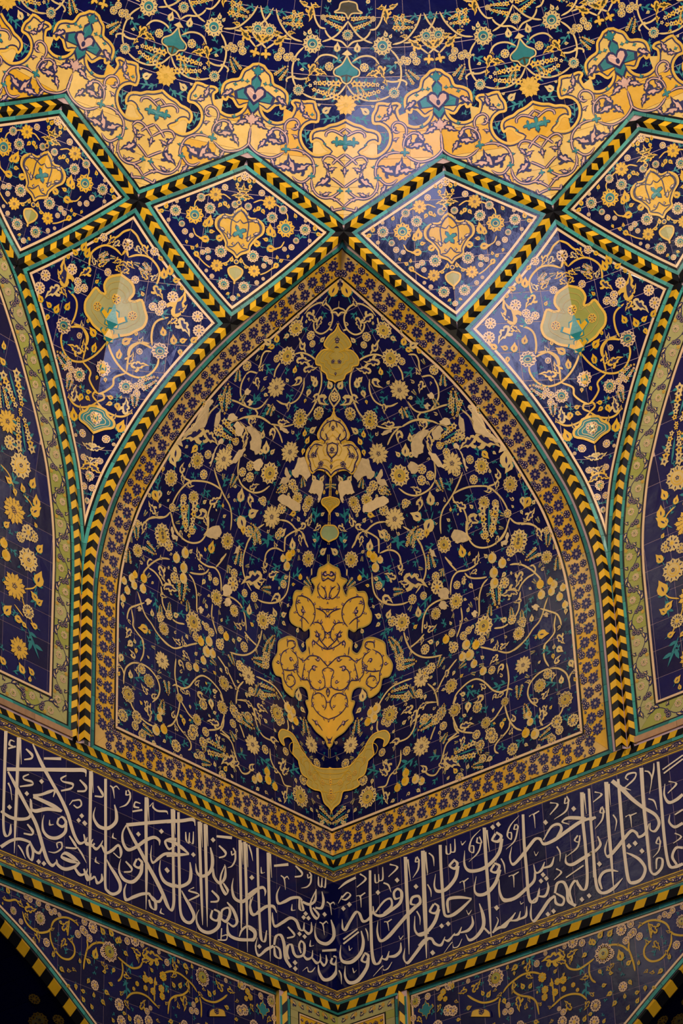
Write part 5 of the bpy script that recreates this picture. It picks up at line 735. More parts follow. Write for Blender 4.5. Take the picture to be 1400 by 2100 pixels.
CALL_R={'S':[([62,916,152,938,262,952],[58,922,138,962,251,976]),([299,979,356,921,263,874],[312,987,379,909,269,866]),([405,984,394,757,389,475,388,250,410,126,484,103,521,165],[432,975,424,748,421,466,420,243,441,132,467,125,512,172]),([500,142,567,111,593,184],[504,156,547,136,586,188]),([575,133,658,112,721,148,721,224],[573,149,644,142,695,165,712,228]),([463,930,463,852,512,844,514,915],[474,928,480,854,499,852,504,918]),([509,847,560,852,561,966],[503,861,542,862,552,969]),([631,962,704,918,612,861],[638,974,728,909,618,854]),([789,987,787,691,790,409,795,97],[826,976,822,682,822,401,801,96]),([824,952,849,746],[842,949,853,745]),([915,943,908,899,960,894,938,945],[933,934,922,904,942,904,924,943]),([944,913,929,831,875,767],[962,906,946,821,878,764]),([980,982,979,688,977,352,979,11],[1020,971,1013,678,1008,344,984,9]),([1016,959,1037,760],[1035,955,1041,759]),([555,815,604,778,635,707],[563,825,619,784,639,707]),([53,785,105,839],[50,788,93,848]),([101,818,157,848,181,825,135,803,91,819],[89,832,152,862,200,816,142,786,90,811]),([255,788,291,773,303,671],[257,797,307,774,307,670]),([308,771,359,787],[299,785,351,798]),([546,460,576,447,594,368],[549,469,590,449,598,367]),([592,446,634,459],[583,459,628,468]),([429,643,437,564,527,513,642,533,744,574,766,667,710,727,655,702,669,629,735,623],[439,642,457,573,520,543,623,562,715,597,734,672,709,705,680,688,687,642,733,635]),([464,572,564,641,620,644,623,589,542,550],[452,585,550,659,635,658,647,573,560,528]),([425,603,378,555,328,549,294,625,233,657,158,586,109,534,104,541,92,628],[439,593,399,531,312,529,271,617,252,632,183,565,130,507,82,543,88,629]),([479,493,460,397,491,297,592,301,705,369,801,429,897,478,957,511,938,588,854,601,833,537,900,505],[483,492,479,393,507,318,569,332,678,398,775,459,872,508,927,529,921,572,873,577,856,540,903,515]),([101,431,261,483],[90,447,251,496]),([100,392,274,450],[88,408,263,465]),([289,459,298,357,264,273,174,229,96,249,66,302,68,396],[302,457,330,346,296,248,190,194,79,229,45,306,64,398]),([151,366,157,317,192,332],[158,365,168,327,188,337]),([183,154,196,103,230,120],[190,154,206,114,227,124]),([697,292,714,252,750,278],[703,292,714,266,747,282]),([339,466,355,416,366,345],[349,467,371,414,370,344]),([30,175,50,125,57,44],[43,176,66,123,61,43]),([895,453,924,390,928,321],[909,455,939,388,932,320]),([308,245,277,191,352,150,376,213,327,257],[331,231,303,190,335,174,348,215,314,246]),([344,199,324,120,229,43,153,45,114,99,108,194],[378,185,357,98,254,10,141,19,90,101,104,195]),([408,13,517,71,516,35,570,31,617,80],[405,16,512,80,522,42,561,41,613,84]),([757,164,731,82,782,12,873,66,956,129,1022,165],[761,163,752,79,774,39,848,91,931,155,1003,188]),([877,417,863,296,919,219,1021,215],[883,415,883,295,926,243,1011,245]),([979,980,973,732,967,453,970,230,977,8],[1018,968,1010,721,1001,443,998,222,982,6]),([1012,946,1033,741],[1030,942,1037,740]),([1169,975,1165,784,1167,558,1170,389,1194,313,1277,290,1373,317,1482,380],[1201,966,1196,775,1198,550,1199,384,1211,327,1265,320,1353,345,1472,393]),([1481,395,1359,451,1249,473,1213,434,1223,340],[1479,383,1357,425,1260,445,1241,424,1244,336]),([1242,946,1240,869,1295,859,1298,945],[1252,943,1258,872,1281,868,1289,948]),([1290,864,1343,860,1346,973],[1287,881,1326,871,1337,976]),([1402,933,1415,891,1458,917],[1408,933,1416,907,1455,921]),([1417,303,1439,254,1475,287],[1423,303,1439,270,1471,291]),([1615,973,1516,922,1478,830,1531,783,1539,847,1498,862],[1618,970,1527,913,1495,826,1520,798,1525,846,1497,853]),([1572,913,1563,866,1624,846,1607,911],[1587,907,1578,871,1610,856,1592,912]),([1611,868,1570,782,1474,724],[1625,860,1583,771,1476,721]),([1638,981,1635,745,1639,521,1643,299,1649,-6],[1674,970,1668,736,1670,513,1671,292,1659,-9]),([1671,947,1691,744],[1689,943,1695,744]),([1755,892,1718,839,1791,793,1838,840,1781,900],[1777,874,1742,838,1781,821,1808,844,1766,889]),([1812,826,1776,718,1684,652,1586,631,1482,653,1440,710,1439,837],[1844,810,1806,695,1707,622,1596,599,1470,627,1417,713,1436,839]),([1056,934,1095,883,1107,800],[1065,939,1112,883,1111,799]),([1800,646,1825,583,1836,502],[1811,647,1840,582,1840,501]),([1024,657,1052,593,1060,534],[1036,658,1067,592,1064,533]),([1306,791,1261,752,1328,695,1369,743,1324,798],[1325,771,1287,747,1320,723,1341,749,1309,791]),([1344,730,1309,633,1212,569,1136,577,1110,622,1122,724],[1376,714,1340,609,1231,537,1124,553,1092,626,1119,726]),([1722,623,1685,571,1759,526,1798,586,1739,634],[1743,606,1709,570,1746,553,1771,588,1728,621]),([1773,562,1718,461,1630,405,1555,413,1524,459,1544,568],[1803,543,1747,436,1648,374,1544,389,1506,463,1540,570]),([1368,561,1401,564,1413,469],[1365,573,1415,566,1416,468]),([1417,557,1464,574],[1409,570,1458,583]),([1074,469,1029,409,1112,362,1143,423,1097,471],[1094,454,1054,407,1098,389,1118,427,1085,463]),([1120,411,1072,317,994,257,906,253],[1151,392,1103,293,1016,227,918,220]),([916,127,981,160,1034,155,1066,102,1146,66,1187,136],[897,150,967,187,1045,175,1084,119,1131,91,1181,141]),([1165,116,1224,81,1291,137],[1170,127,1212,106,1285,143]),([1273,119,1332,111,1365,170],[1270,133,1315,132,1358,175]),([1349,119,1435,110,1490,158,1477,236],[1345,132,1418,136,1464,172,1469,238]),([1552,322,1569,211,1566,121,1500,59,1436,45,1402,97],[1561,321,1604,205,1599,102,1522,33,1430,23,1396,95]),([1578,96,1635,23],[1593,103,1652,32]),([1684,18,1741,106,1726,150],[1666,30,1729,112,1719,150]),([1678,22,1745,38,1810,31,1863,83],[1668,37,1735,63,1796,54,1856,91]),([1165,-2,1257,63,1261,16,1320,10,1360,66],[1162,0,1252,72,1268,23,1312,20,1356,69]),([1770,470,1759,361,1798,262,1884,238],[1776,468,1782,358,1818,280,1884,268]),([2046,966,2036,701,2040,479,2041,259,2066,168,2139,160,2168,258],[2073,958,2065,693,2070,471,2070,253,2087,180,2120,177,2161,262]),([2018,966,1919,910,1878,831,1925,774,1935,838,1895,853],[2020,963,1930,901,1895,826,1917,790,1921,837,1894,844]),([1968,904,1952,859,2006,851,1994,898],[1983,896,1967,863,1993,861,1982,898]),([1995,884,1951,766,1861,713],[2009,876,1964,756,1863,710]),([2120,918,2158,924,2169,801],[2116,930,2172,926,2172,800]),([2172,922,2225,934],[2166,936,2221,944]),([1871,460,1910,455,1914,353],[1870,471,1924,457,1918,352]),([1924,454,1977,469],[1917,467,1973,477]),([2335,970,2401,938,2325,874],[2340,981,2422,930,2331,867]),([2485,971,2476,918,2531,923,2514,977],[2502,964,2489,924,2515,932,2500,976]),([2517,945,2483,859,2364,818],[2533,936,2496,845,2366,814]),([1921,717,1887,627,1921,543,2012,578,2107,648,2170,692,2203,680,2242,622,2352,619,2481,654,2607,689,2689,697,2773,685],[1924,716,1905,623,1923,569,1990,604,2084,673,2155,718,2220,698,2247,647,2338,650,2464,685,2592,721,2683,722,2770,710]),([2678,732,2582,773,2492,797,2434,768,2507,721],[2672,705,2578,743,2498,770,2453,767,2510,727]),([2245,665,2338,749,2402,747,2414,713,2360,646],[2237,672,2323,768,2410,769,2443,700,2380,629]),([2640,967,2629,727,2634,507,2629,238,2606,133,2580,142,2544,224],[2677,956,2660,719,2663,499,2657,230,2630,115,2561,131,2536,223]),([2672,945,2683,760],[2689,941,2687,759]),([2718,974,2709,701,2707,429,2697,195],[2742,967,2735,694,2733,422,2723,188]),([2577,607,2541,569,2596,534,2611,591],[2590,594,2558,566,2585,549,2597,597]),([2595,577,2561,503,2449,452],[2609,569,2574,490,2451,449]),([2453,479,2438,402,2509,353,2614,371,2744,401],[2457,478,2458,406,2504,382,2599,401,2731,427]),([2364,570,2391,509,2387,433],[2377,572,2405,507,2391,431]),([2125,490,2137,406,2210,405,2243,474],[2133,489,2151,417,2191,426,2236,479]),([2226,419,2310,416,2341,486],[2222,435,2292,438,2332,492]),([2127,421,2108,354,2031,318,1928,276,1847,276,1791,303],[2149,411,2131,336,2051,291,1945,245,1849,245,1783,278]),([2141,600,2157,555,2188,582],[2146,601,2159,567,2184,585]),([2342,378,2385,339,2316,294],[2352,386,2404,330,2320,289]),([2439,270,2619,319],[2433,281,2612,332]),([2096,168,2163,207,2172,268],[2084,182,2153,215,2166,271]),([2144,198,2225,170,2268,231,2256,292],[2146,211,2211,194,2244,243,2249,293]),([2076,163,2054,61,2094,-11,2182,47,2262,118,2321,144],[2082,161,2074,57,2087,16,2158,71,2239,143,2308,165]),([2307,155,2310,83,2386,45,2410,108,2333,176],[2322,153,2332,92,2373,68,2388,105,2323,167]),([2327,170,2358,241,2400,235,2424,170,2428,69,2500,-2],[2306,181,2338,262,2417,252,2454,168,2456,74,2519,14]),([2491,32,2474,147,2523,209,2539,173,2575,119],[2472,34,2450,156,2511,231,2561,182,2593,125]),([1776,40,1868,76,1919,128],[1760,63,1850,98,1913,134]),([1857,70,1942,53,1969,125],[1855,83,1925,76,1962,129]),([1946,53,2026,62,2034,149],[1939,69,2004,81,2027,152]),([1967,212,1974,183,2004,191],[1973,212,1978,192,2002,196]),([2709,426,2706,156,2732,53,2807,15,2899,34,2979,97],[2735,419,2734,151,2757,64,2802,43,2881,60,2974,102]),([2884,976,2873,644,2873,319,2881,-3],[2924,964,2906,635,2901,312,2884,-4]),([2920,947,2924,754],[2937,943,2927,753]),([3007,961,3002,765,2998,493,3000,277,3012,79,3066,17,3161,27,3208,107,3168,202,3098,267,3036,305],[3031,955,3033,757,3029,486,3030,271,3042,78,3069,46,3141,51,3180,114,3144,191,3085,253,3031,299]),([2945,953,3030,851,3117,736,3217,627,3324,528,3350,454,3314,409,3283,426,3285,481],[2973,972,3061,870,3144,753,3237,645,3347,541,3378,445,3326,386,3269,424,3279,483]),([3054,860,3131,817],[3063,875,3133,820]),([3231,984,3222,690,3224,419,3226,205,3230,83,3282,26,3356,64,3369,143,3304,166,3291,80],[3268,973,3255,682,3254,412,3253,199,3252,83,3279,50,3335,81,3350,141,3319,153,3302,75]),([3399,980,3392,688,3385,366,3391,151,3414,52,3481,26,3548,30],[3424,973,3419,680,3413,360,3418,147,3437,63,3478,54,3540,56]),([3119,920,3098,940,3123,959,3185,948,3166,912,3076,868],[3111,913,3084,945,3117,977,3197,956,3178,899,3084,857]),([3276,936,3311,913,3331,851,3301,730],[3280,945,3324,919,3342,847,3305,729]),([3342,840,3371,913,3376,976],[3329,848,3355,921,3368,979]),([2780,917,2838,883,2757,842],[2786,928,2859,873,2762,835]),([2827,771,2811,727,2864,709,2849,772],[2843,762,2827,729,2849,719,2835,773]),([2847,742,2823,664,2754,603],[2863,734,2838,653,2757,600]),([2934,665,2960,604,2943,522],[2947,667,2974,601,2946,520]),([3057,603,3093,604,3103,501],[3055,615,3108,607,3107,500]),([3106,597,3166,603],[3101,611,3163,612]),([3284,687,3332,650,3357,568],[3290,696,3346,655,3361,568]),([2865,474,2824,389,2860,310,2958,357,3049,426,3105,458,3136,429,3164,385,3236,399,3275,476],[2868,472,2843,383,2856,339,2936,385,3028,451,3099,485,3156,442,3167,408,3217,419,3269,480]),([2769,530,2782,459,2737,426,2677,414],[2781,530,2807,447,2753,403,2689,390]),([3335,338,3313,293,3364,274,3356,338],[3350,329,3328,293,3350,284,3342,340]),([3354,304,3331,228,3275,184],[3369,297,3342,219,3278,181]),([3449,888,3652,945],[3444,899,3646,958]),([3458,851,3649,913],[3451,864,3642,926]),([3490,769,3551,733,3470,679],[3495,779,3571,725,3476,672]),([3453,766,3430,674,3465,586,3549,580,3618,607],[3459,764,3449,671,3480,607,3537,608,3603,632]),([3469,490,3450,428,3503,359,3588,366],[3475,488,3469,429,3508,383,3578,392]),([3520,468,3600,485],[3515,479,3592,500]),([3496,315,3546,274,3475,242],[3504,324,3564,265,3478,237]),([3560,186,3490,204,3443,136,3477,52],[3558,164,3504,182,3468,129,3498,55]),([2780,67,2770,148,2806,192,2870,191,2940,166],[2764,69,2742,158,2789,216,2870,214,2942,172]),([2716,674,2778,691],[2705,697,2769,709])],
'N':[[498,772,522,738,495,725,471,759],[711,820,735,785,708,772,684,806],[910,698,934,664,907,651,883,684],[178,761,204,726,176,712,151,747],[111,743,135,709,109,696,85,729],[1747,973,1770,938,1743,924,1720,959],[1806,979,1829,944,1802,931,1779,966],[1733,252,1757,217,1729,203,1705,238],[1157,266,1180,233,1154,220,1131,252],[1226,264,1249,232,1223,218,1200,251],[1049,61,1074,26,1046,12,1021,47],[2281,841,2304,806,2277,792,2254,827],[2569,867,2591,833,2564,819,2543,853],[2217,392,2239,360,2213,347,2192,379],[2192,345,2213,313,2188,300,2167,332],[2247,350,2268,318,2243,305,2222,337],[2576,64,2596,32,2572,19,2551,51],[2647,73,2668,42,2643,29,2623,61],[2236,40,2257,8,2232,-5,2211,27],[2293,49,2314,18,2289,5,2268,36],[3067,373,3089,339,3062,325,3041,359],[3128,377,3149,343,3123,329,3101,363],[3184,292,3205,258,3179,245,3158,278],[2772,312,2794,278,2767,264,2745,298]]}
# ---------------------------------------------------------------- ornament of the niche halves
SCL={'D':1.06,'R':1.1,'F':1.18,'B':1.28,'K':1.12,'E':1.12,'L':1.12,'NE':1.55,'Y':1.45,'P':1.08}
def put(sf,par,D,spec,h=.007,scl=None):
    rr=random.Random(11)
    for key,(name,mk) in spec.items():
        for it in D.get(key,[]):
            a=np.array(it,float)/1000.; k=(scl or SCL).get(key,1.); build(sf,par,name,mk(rr) if callable(mk) else mk,a[:2],a[:2]+(a[2:]-a[:2])*k,h,flip=rr.choice((-1,1)))
mD=m_daisy(); mDy=m_daisy('amber'); mF=m_floret(); mFc=m_floret('cream'); mFa=m_floret('amber','navy','olive'); mR=m_rose(); mRt=m_rose('sand','teal','sand'); mRc=m_rose('cream','teal','amber'); mRa=m_rose('amber','olive','cream')
mB=m_bud(); mBs=m_bud('sand'); mBy=m_bud('yellow'); mK=m_spike(); mL=m_sprig(); mE=m_eslimi(); mEa=m_eslimi('amber'); mC=m_curl(); mP=m_fruit(); mPa=m_fruit('amber','yellow')
mEn=m_eslimi('navy','mauve'); mCn=m_curl('navy','mauve'); mEb=m_eslimi('amber','bronze'); mEm=m_eslimi('mauve','amber')
def clampq(pl):
    pl=np.array(pl,float); w=np.interp(pl[:,1],QV,QW); pl[:,0]=np.maximum(pl[:,0],w+.002); return pl
def filler(sf,par,D,poly,n,dmin,seed,names):
    rr=random.Random(seed); occ=[]
    for k,v in D.items():
        if k in ('V','A','S','O'):
            for l in v: occ+=[tuple(p) for p in spline(pairs(l),4)]
        elif k in ('MED','X') and v and isinstance(v[0],tuple):
            for c,l in v:
                p=pairs(l); occ+=[tuple(q) for q in p]; m=p.mean(0); occ+=[tuple(m+(q-m)*f) for q in p for f in (.3,.6)]
        elif isinstance(v,list) and v and isinstance(v[0],list):
            for it in v:
                if len(it)==4: a=np.array(it)/1000.; occ+=[tuple(a[:2]),tuple((a[:2]+a[2:])/2),tuple(a[2:])]
    occ=np.array(occ); q=np.array(poly); J=sf.metric(q.mean(0)); sc=np.array([abs(J[0,0]),abs(J[1,1])]); occ=list(map(tuple,occ*sc)); OA=np.array(occ)
    def inside(p):
        c=False; m=len(q)
        for i in range(m):
            a=q[i];b=q[i-1]
            if (a[1]>p[1])!=(b[1]>p[1]) and p[0]<(b[0]-a[0])*(p[1]-a[1])/(b[1]-a[1])+a[0]: c=not c
        return c
    lo,hi=q.min(0),q.max(0); got=0; made=[]
    for _ in range(n*60):
        if got>=n: break
        p=np.array([rr.uniform(lo[0],hi[0]),rr.uniform(lo[1],hi[1])])
        if not inside(p): continue
        s=p*sc
        if np.hypot(*(OA-s).T).min()<dmin: continue
        OA=np.concatenate([OA,[s]]); a=rr.uniform(0,2*pi); r=rr.uniform(.8,1.15)*dmin*.95
        nm,m=rr.choice(names); t=p+np.array([cos(a),sin(a)])*r/sc; build(sf,par,nm,m,p,t,.007,rr.choice((-1,1))); got+=1
def on_line(ln,d,off):                          # point beside a line, returns uv
    e=.004; uv=ln.uv(d); a,b=ln.uv(max(d-.02,0)),ln.uv(min(d+.02,ln.len)); J=ln.sf.metric(uv); t=J@(b-a); t/=np.hypot(*t)
    return uv+np.linalg.inv(J)@(np.array([-t[1],t[0]])*off), uv+np.linalg.inv(J)@(np.array([-t[1],t[0]])*off+t*.05), np.linalg.inv(J)@np.array([-t[1],t[0]]), np.linalg.inv(J)@t
VW=.0155
for sf,s in ((QL,'left'),(QR,'right')):
    p=NICHE[s]; D=NICHE_T
    for l in D['V']: ribbon(sf,p,'vine',pairs(l),VW,'sand',.0065)
    put(sf,p,D,{'L':('leaf',mL)},.0062)
    put(sf,p,D,{'E':('palmette',lambda r:r.choice((mE,mE,mC))),'K':('flower_spike',mK),'B':('bud',lambda r:r.choice((mB,mBs,mBs))),'F':('floret',mF),'P':('fruit',lambda r:r.choice((mP,mP,mPa))),'R':('blossom',mR),'D':('blossom',mD)},.0085)
    for c,l in D['X']: 
        pl=clampq(pairs(l)); c0=pl.mean(0); pl=spline(pl,3,True); pl=pl+(np.random.RandomState(5).rand(*pl.shape)-.5)*.022
        patch('bare_plaster',sf,[tuple(q) for q in pl],.0125,'plaster',p,th=.004)
    for c,l in D['MED']:
        q=spline(clampq(pairs(l)),4); q=clampq(q); cc={'teal2':'sage','olive2':'moss','sand':'honey'}.get(c,c)
        cr=[(np.interp(v,QV,QW)+.002,v) for v in np.linspace(q[-1][1],q[0][1],12)[1:-1]]
        md=fillpoly(sf,p,'medallion',list(map(tuple,q))+cr,cc,.0145) or p
        vm=.5*(q[0][1]+q[-1][1]); c0=np.array([np.interp(vm,QV,QW),vm])
        for f_,wd in ((.8,.007),(.58,.007),(.36,.007)):        # fine inner contours
            if cc in('moss','honey','olive'): ribbon(sf,md,'contour',clampq(c0+(q-c0)*f_),wd,'ochre',.0162,taper=False,sm=1)
        ribbon(sf,md,'medallion_edge',q,.013,'moss' if cc=='amber' else 'amber',.0165,taper=False,sm=1)
    for l in D['A']:
        q=clampq(pairs(l)); ribbon(sf,p,'arabesque_line',q,.011,'navy',.0175); ln=Line(sf,spline(q,4) if len(q)>2 else q)
        for j in range(int(ln.len/.085)):                      # little leaves along the line
            dd=(j+.6)*.085
            if dd<ln.len:
                c,_,nv,tv=on_line(ln,dd,0.); sg=1 if j%2 else -1; build(sf,p,'arabesque_leaf',mCn,c,c+nv*.03*sg+tv*.022,.0178,sg)
    put(sf,p,D,{'AE':('arabesque_leaf',mCn),'AF':('floret',m_floret('navy','cream','navy',5)),'AO':('floret',m_floret('amber','navy','moss',6))},.0175)
    filler(sf,p,D,PANELS[('niche',s)],230,.05,5,[('bud',mBs),('floret',mF),('leaf',mL),('leaf',mL),('flower_spike',mK),('palmette',mC)])
# ---------------------------------------------------------------- border of the niche
mBn=m_daisy('navy','cream',9); mSn=m_floret('navy','cream','navy',6); mGb=m_bud('navy','cream','teal')
mid=.03+.016+FB/2
edgeQ=[(np.interp(v,QV,QE),v) for v in np.linspace(Z0,QTOP,80)]
for sf,s in ((QL,'left'),(QR,'right')):
    b=BORDER[s]; o=offset(sf,edgeQ,mid); o=[q for q in o if q[1]>Z0+mid and q[0]>np.interp(q[1],QV,QW)+.01]
    lines=[Line(sf,[(.0,Z0+mid),(1.5,Z0+mid),(float(QE[0])-mid,Z0+mid)]),Line(sf,o)]
    for li,ln in enumerate(lines):
        n=int(ln.len/.118); st=ln.len/n
        for k in range(n):
            d=(k+.5)*st; sg=1 if k%2 else -1
            def pl(nm,m,dd,off,size,ang=0.):
                if not 0<=dd<=ln.len: return
                c,_,nv,tv=on_line(ln,dd,off); build(sf,b,nm,m,c,c+nv*size*cos(ang)+tv*size*sin(ang),.0085)
            pl('blossom',mBn,d,sg*.026,.057,k)
            pl('floret',mSn,d+.01,-sg*.066,.037,k*.7)
            pl('bud',mGb,d+st*.5,sg*.075,.03,k*1.3)
            pl('leaf',mL,d+st*.52,-sg*.02,.034,k*2.1)
            pl('leaf',mL,d-.03,sg*.085,.028,k*1.1+2)
            if k%2==0: pl('floret',mSn,d+st*.5,-sg*.085,.028,k)
# ---------------------------------------------------------------- dome ornament: one half unit, mirrored and turned
bnd_u=spline(pairs(DOMEU['BND']),3); bnd_u[0,0]=-1; bnd_u[-1,0]=0
hem_u=[(t,z) for t,z in hem if -1<=t<=0]
def line_at(t):
    h=np.array(hem); return float(np.interp(t,h[:,0],h[:,1]))
UNITS=[(sg,t0) for t0 in (-4,-2,0,2,4) for sg in (1,-1)]
mHeart=[(np.array([(0,-1.1),(-.5,-.6),(-.95,-.2),(-.95,.3),(-.55,.6),(-.2,.5),(0,.2),(.2,.5),(.55,.6),(.95,.3),(.95,-.2),(.5,-.6)]),'navy',0),(np.array([(0,-.8),(-.4,-.45),(-.72,-.1),(-.72,.25),(-.45,.38),(-.2,.25),(0,-.1),(.2,.25),(.45,.38),(.72,.25),(.72,-.1),(.4,-.45)]),'mauve',1),(ell(0,-.35,.18,.25,0,8),'navy',2)]
def in_view(t): return abs(t)<=4.05
for sg,t0 in UNITS:
    if not in_view(t0-.5*sg): continue
    sf=tsub(sg,t0); par=DOME
    up=[tuple(q) for q in bnd_u]; lo=[(-1.,line_at(-1.))]+[q for q in hem_u if -1<q[0]<0]+[(0.,line_at(0.))]
    gold=lo+up[::-1]
    # gold tiles, each cell one piece
    us=np.arange(-1,0.001,1/3); vs=np.arange(5.8,7.3,.2)
    for i in range(3):
        col=clip_rect(gold,us[i]+.0012,us[i+1]-.0012,-99,99)
        if len(col)<3: continue
        for j in range(len(vs)-1):
            c=clip_rect(col,-99,99,vs[j]+.0012,vs[j+1]-.0012)
            if len(c)<3 or parea(c)<.0008: continue
            patch('gold_tile',sf,c,.0085,'gold',par,th=.006,mx=.3)
    ribbon(sf,par,'gold_edge',bnd_u,.02,'amber',.0105,taper=False,sm=1)
    ins=offset(sf,bnd_u,.019*(1 if np.linalg.det(sf.metric(np.array([-.5,6.5])))>0 else -1)*-1)
    ribbon(sf,par,'gold_outline',ins,.011,'navy',.0115,taper=False,sm=1)
    D=DOMEU
    for l in D['S']: ribbon(sf,par,'scroll',pairs(l),.026,'navy',.0125,core='mauve')
    for l in D['V']: ribbon(sf,par,'vine',pairs(l),.0155,'sand',.0065)
    put(sf,par,{k:v for k,v in D.items() if k in('L',)},{'L':('leaf',mL)},.0062)
    put(sf,par,D,{'E':('palmette',mEb),'K':('flower_spike',m_spike('amber','sand')),'B':('bud',mBs),'F':('floret',mF),'R':('blossom',mRt),'D':('blossom',m_daisy('amber','ochre',12))},.0085)
    put(sf,par,D,{'NE':('scroll_leaf',mEn)},.0128)
    put(sf,par,D,{'T':('scroll_knot',m_tri('teal','navy')),'M':('palmette_flower',m_palm('mauve','navy'))},.014)
    put(sf,par,D,{'H':('knot',m_tri('amber','bronze'))},.009)
    for c,l in D['X']: fillpoly(sf,par,'drop_inlay',pairs(l),c,.009)
    for l in D['O']: ribbon(sf,par,'drop_edge',pairs(l),.013,'sand',.0115,taper=False)
for t0 in (-3,-1,1,3):
    z=DOMEU['CART'][0][1]/1000.; build(S_,DOME,'heart_inlay',m_tri('teal','navy'),(t0,z-.015),(t0,z+.115),.0125); build(S_,DOME,'heart_inlay',mHeart,(t0,z),(t0,z+.085),.016)
    build(S_,DOME,'finial',m_palm('teal','navy'),(t0,z+.15),(t0,z+.19),.0135)
# ---------------------------------------------------------------- kites
S1={'E':1.08,'B':1.12,'F':.98,'R':1.,'K':1.05,'Y4':1.1}
def halves_k(sg): return [(tsub(-sg,0),1),(tsub(sg,4*sg),1)] if False else [(tsub(-sg,0),0),(tsub(sg,4*sg),1)]
for sgk in (-1,1):
    par=KITE[sgk]; D=KITEU
    for half in (0,1):
        # unit traced for t in [-2,-1] (niche side of the left kite)
        if sgk<0: sf=tsub(1,0) if half==0 else tsub(-1,-4)
        else: sf=tsub(-1,0) if half==0 else tsub(1,4)
        for l in D['V']: ribbon(sf,par,'vine',np.maximum(pairs(l),[-2.,0]),.0175,'amber',.0065)
        put(sf,par,D,{'L':('leaf',mL)},.0062)
        put(sf,par,D,{'E':('palmette',lambda r:r.choice((mEa,mEa,mE))),'K':('flower_spike',m_spike('cream')),'B':('bud',mBy),'F':('floret',mFc),'R':('blossom',mRc)},.0085,S1)
        for key,c in (('CLOUD','olive'),('CLOUD2','teal')):
            q=pairs(D[key]); q=np.maximum(spline(q,3),[-2.,0]); cl=fillpoly(sf,par,'cloud_inlay',list(map(tuple,q))+[(-2.,q[-1][1]),(-2.,q[0][1])],c,.012)
            ribbon(sf,cl,'cloud_edge',q,.022,'amber',.0138,taper=False,sm=1)
            c0=np.array([-2.,.5*(q[0][1]+q[-1][1])])
            for f_ in (.78,.56): ribbon(sf,cl,'contour',np.maximum(c0+(q-c0)*f_,[-2.,0]),.007,'moss' if c=='olive' else 'sand',.0142,taper=False,sm=1)
    put(S_ if sgk<0 else tsub(-1,0),par,D,{'AFL':('floret',mFa),'Y':('palmette_flower',m_palm('yellow','teal')),'ONF':('blossom',mRc)},.0145)
    sf=tsub(-1,-4) if sgk<0 else tsub(1,4)
    put(sf,par,{'AFL':[D['AFL'][1]]},{'AFL':('floret',mFa)},.0145)
# ---------------------------------------------------------------- diamonds
for k in (-3,-1,1,3):
    par=DIA[k]; D=DIAU
    for sg in (1,-1):
        sf=tsub(sg,k+sg)
        for l in D['V']: ribbon(sf,par,'vine',np.maximum(pairs(l),[-1.,0]),.011,'amber',.0065)
        put(sf,par,D,{'L':('leaf',mL)},.0062)
        put(sf,par,D,{'E':('palmette',mEb),'B':('bud',mBy),'F':('floret',mFc),'R':('blossom',mRc),'Y4':('blossom',m_daisy('yellow','navy',10)),'YR':('blossom',m_rose('yellow','teal','amber','navy',9))},.0085,S1)
        for key,c in (('MED','yellow'),('PEND','olive')):
            q=np.maximum(spline(pairs(D[key]),4),[-1.,0]); md=fillpoly(sf,par,'medallion',list(map(tuple,q))+[(-1.,q[-1][1]),(-1.,q[0][1])],c,.012)
            ribbon(sf,md,'medallion_edge',q,.016,'amber',.0138,taper=False,sm=1)
            if key=='MED': 
                i2=q.copy(); c0=np.array([-1.,q[:,1].mean()]); i2=c0+(q-c0)*.9; ribbon(sf,md,'medallion_line',i2,.009,'navy',.0145,taper=False,sm=1)
        for l in D['A']: ribbon(sf,par,'arabesque_line',np.maximum(pairs(l),[-1.,0]),.009,'navy',.0145)
        put(sf,par,D,{'WE':('arabesque_leaf',m_eslimi('navy','cream'))},.0145)
    sf=tsub(1,k+1)
    put(sf,par,D,{'RING':('ring',m_disc('amber','navy')),'ONF':('floret',mFc),'TH':('heart_inlay',m_tri('teal','navy'))},.0155)
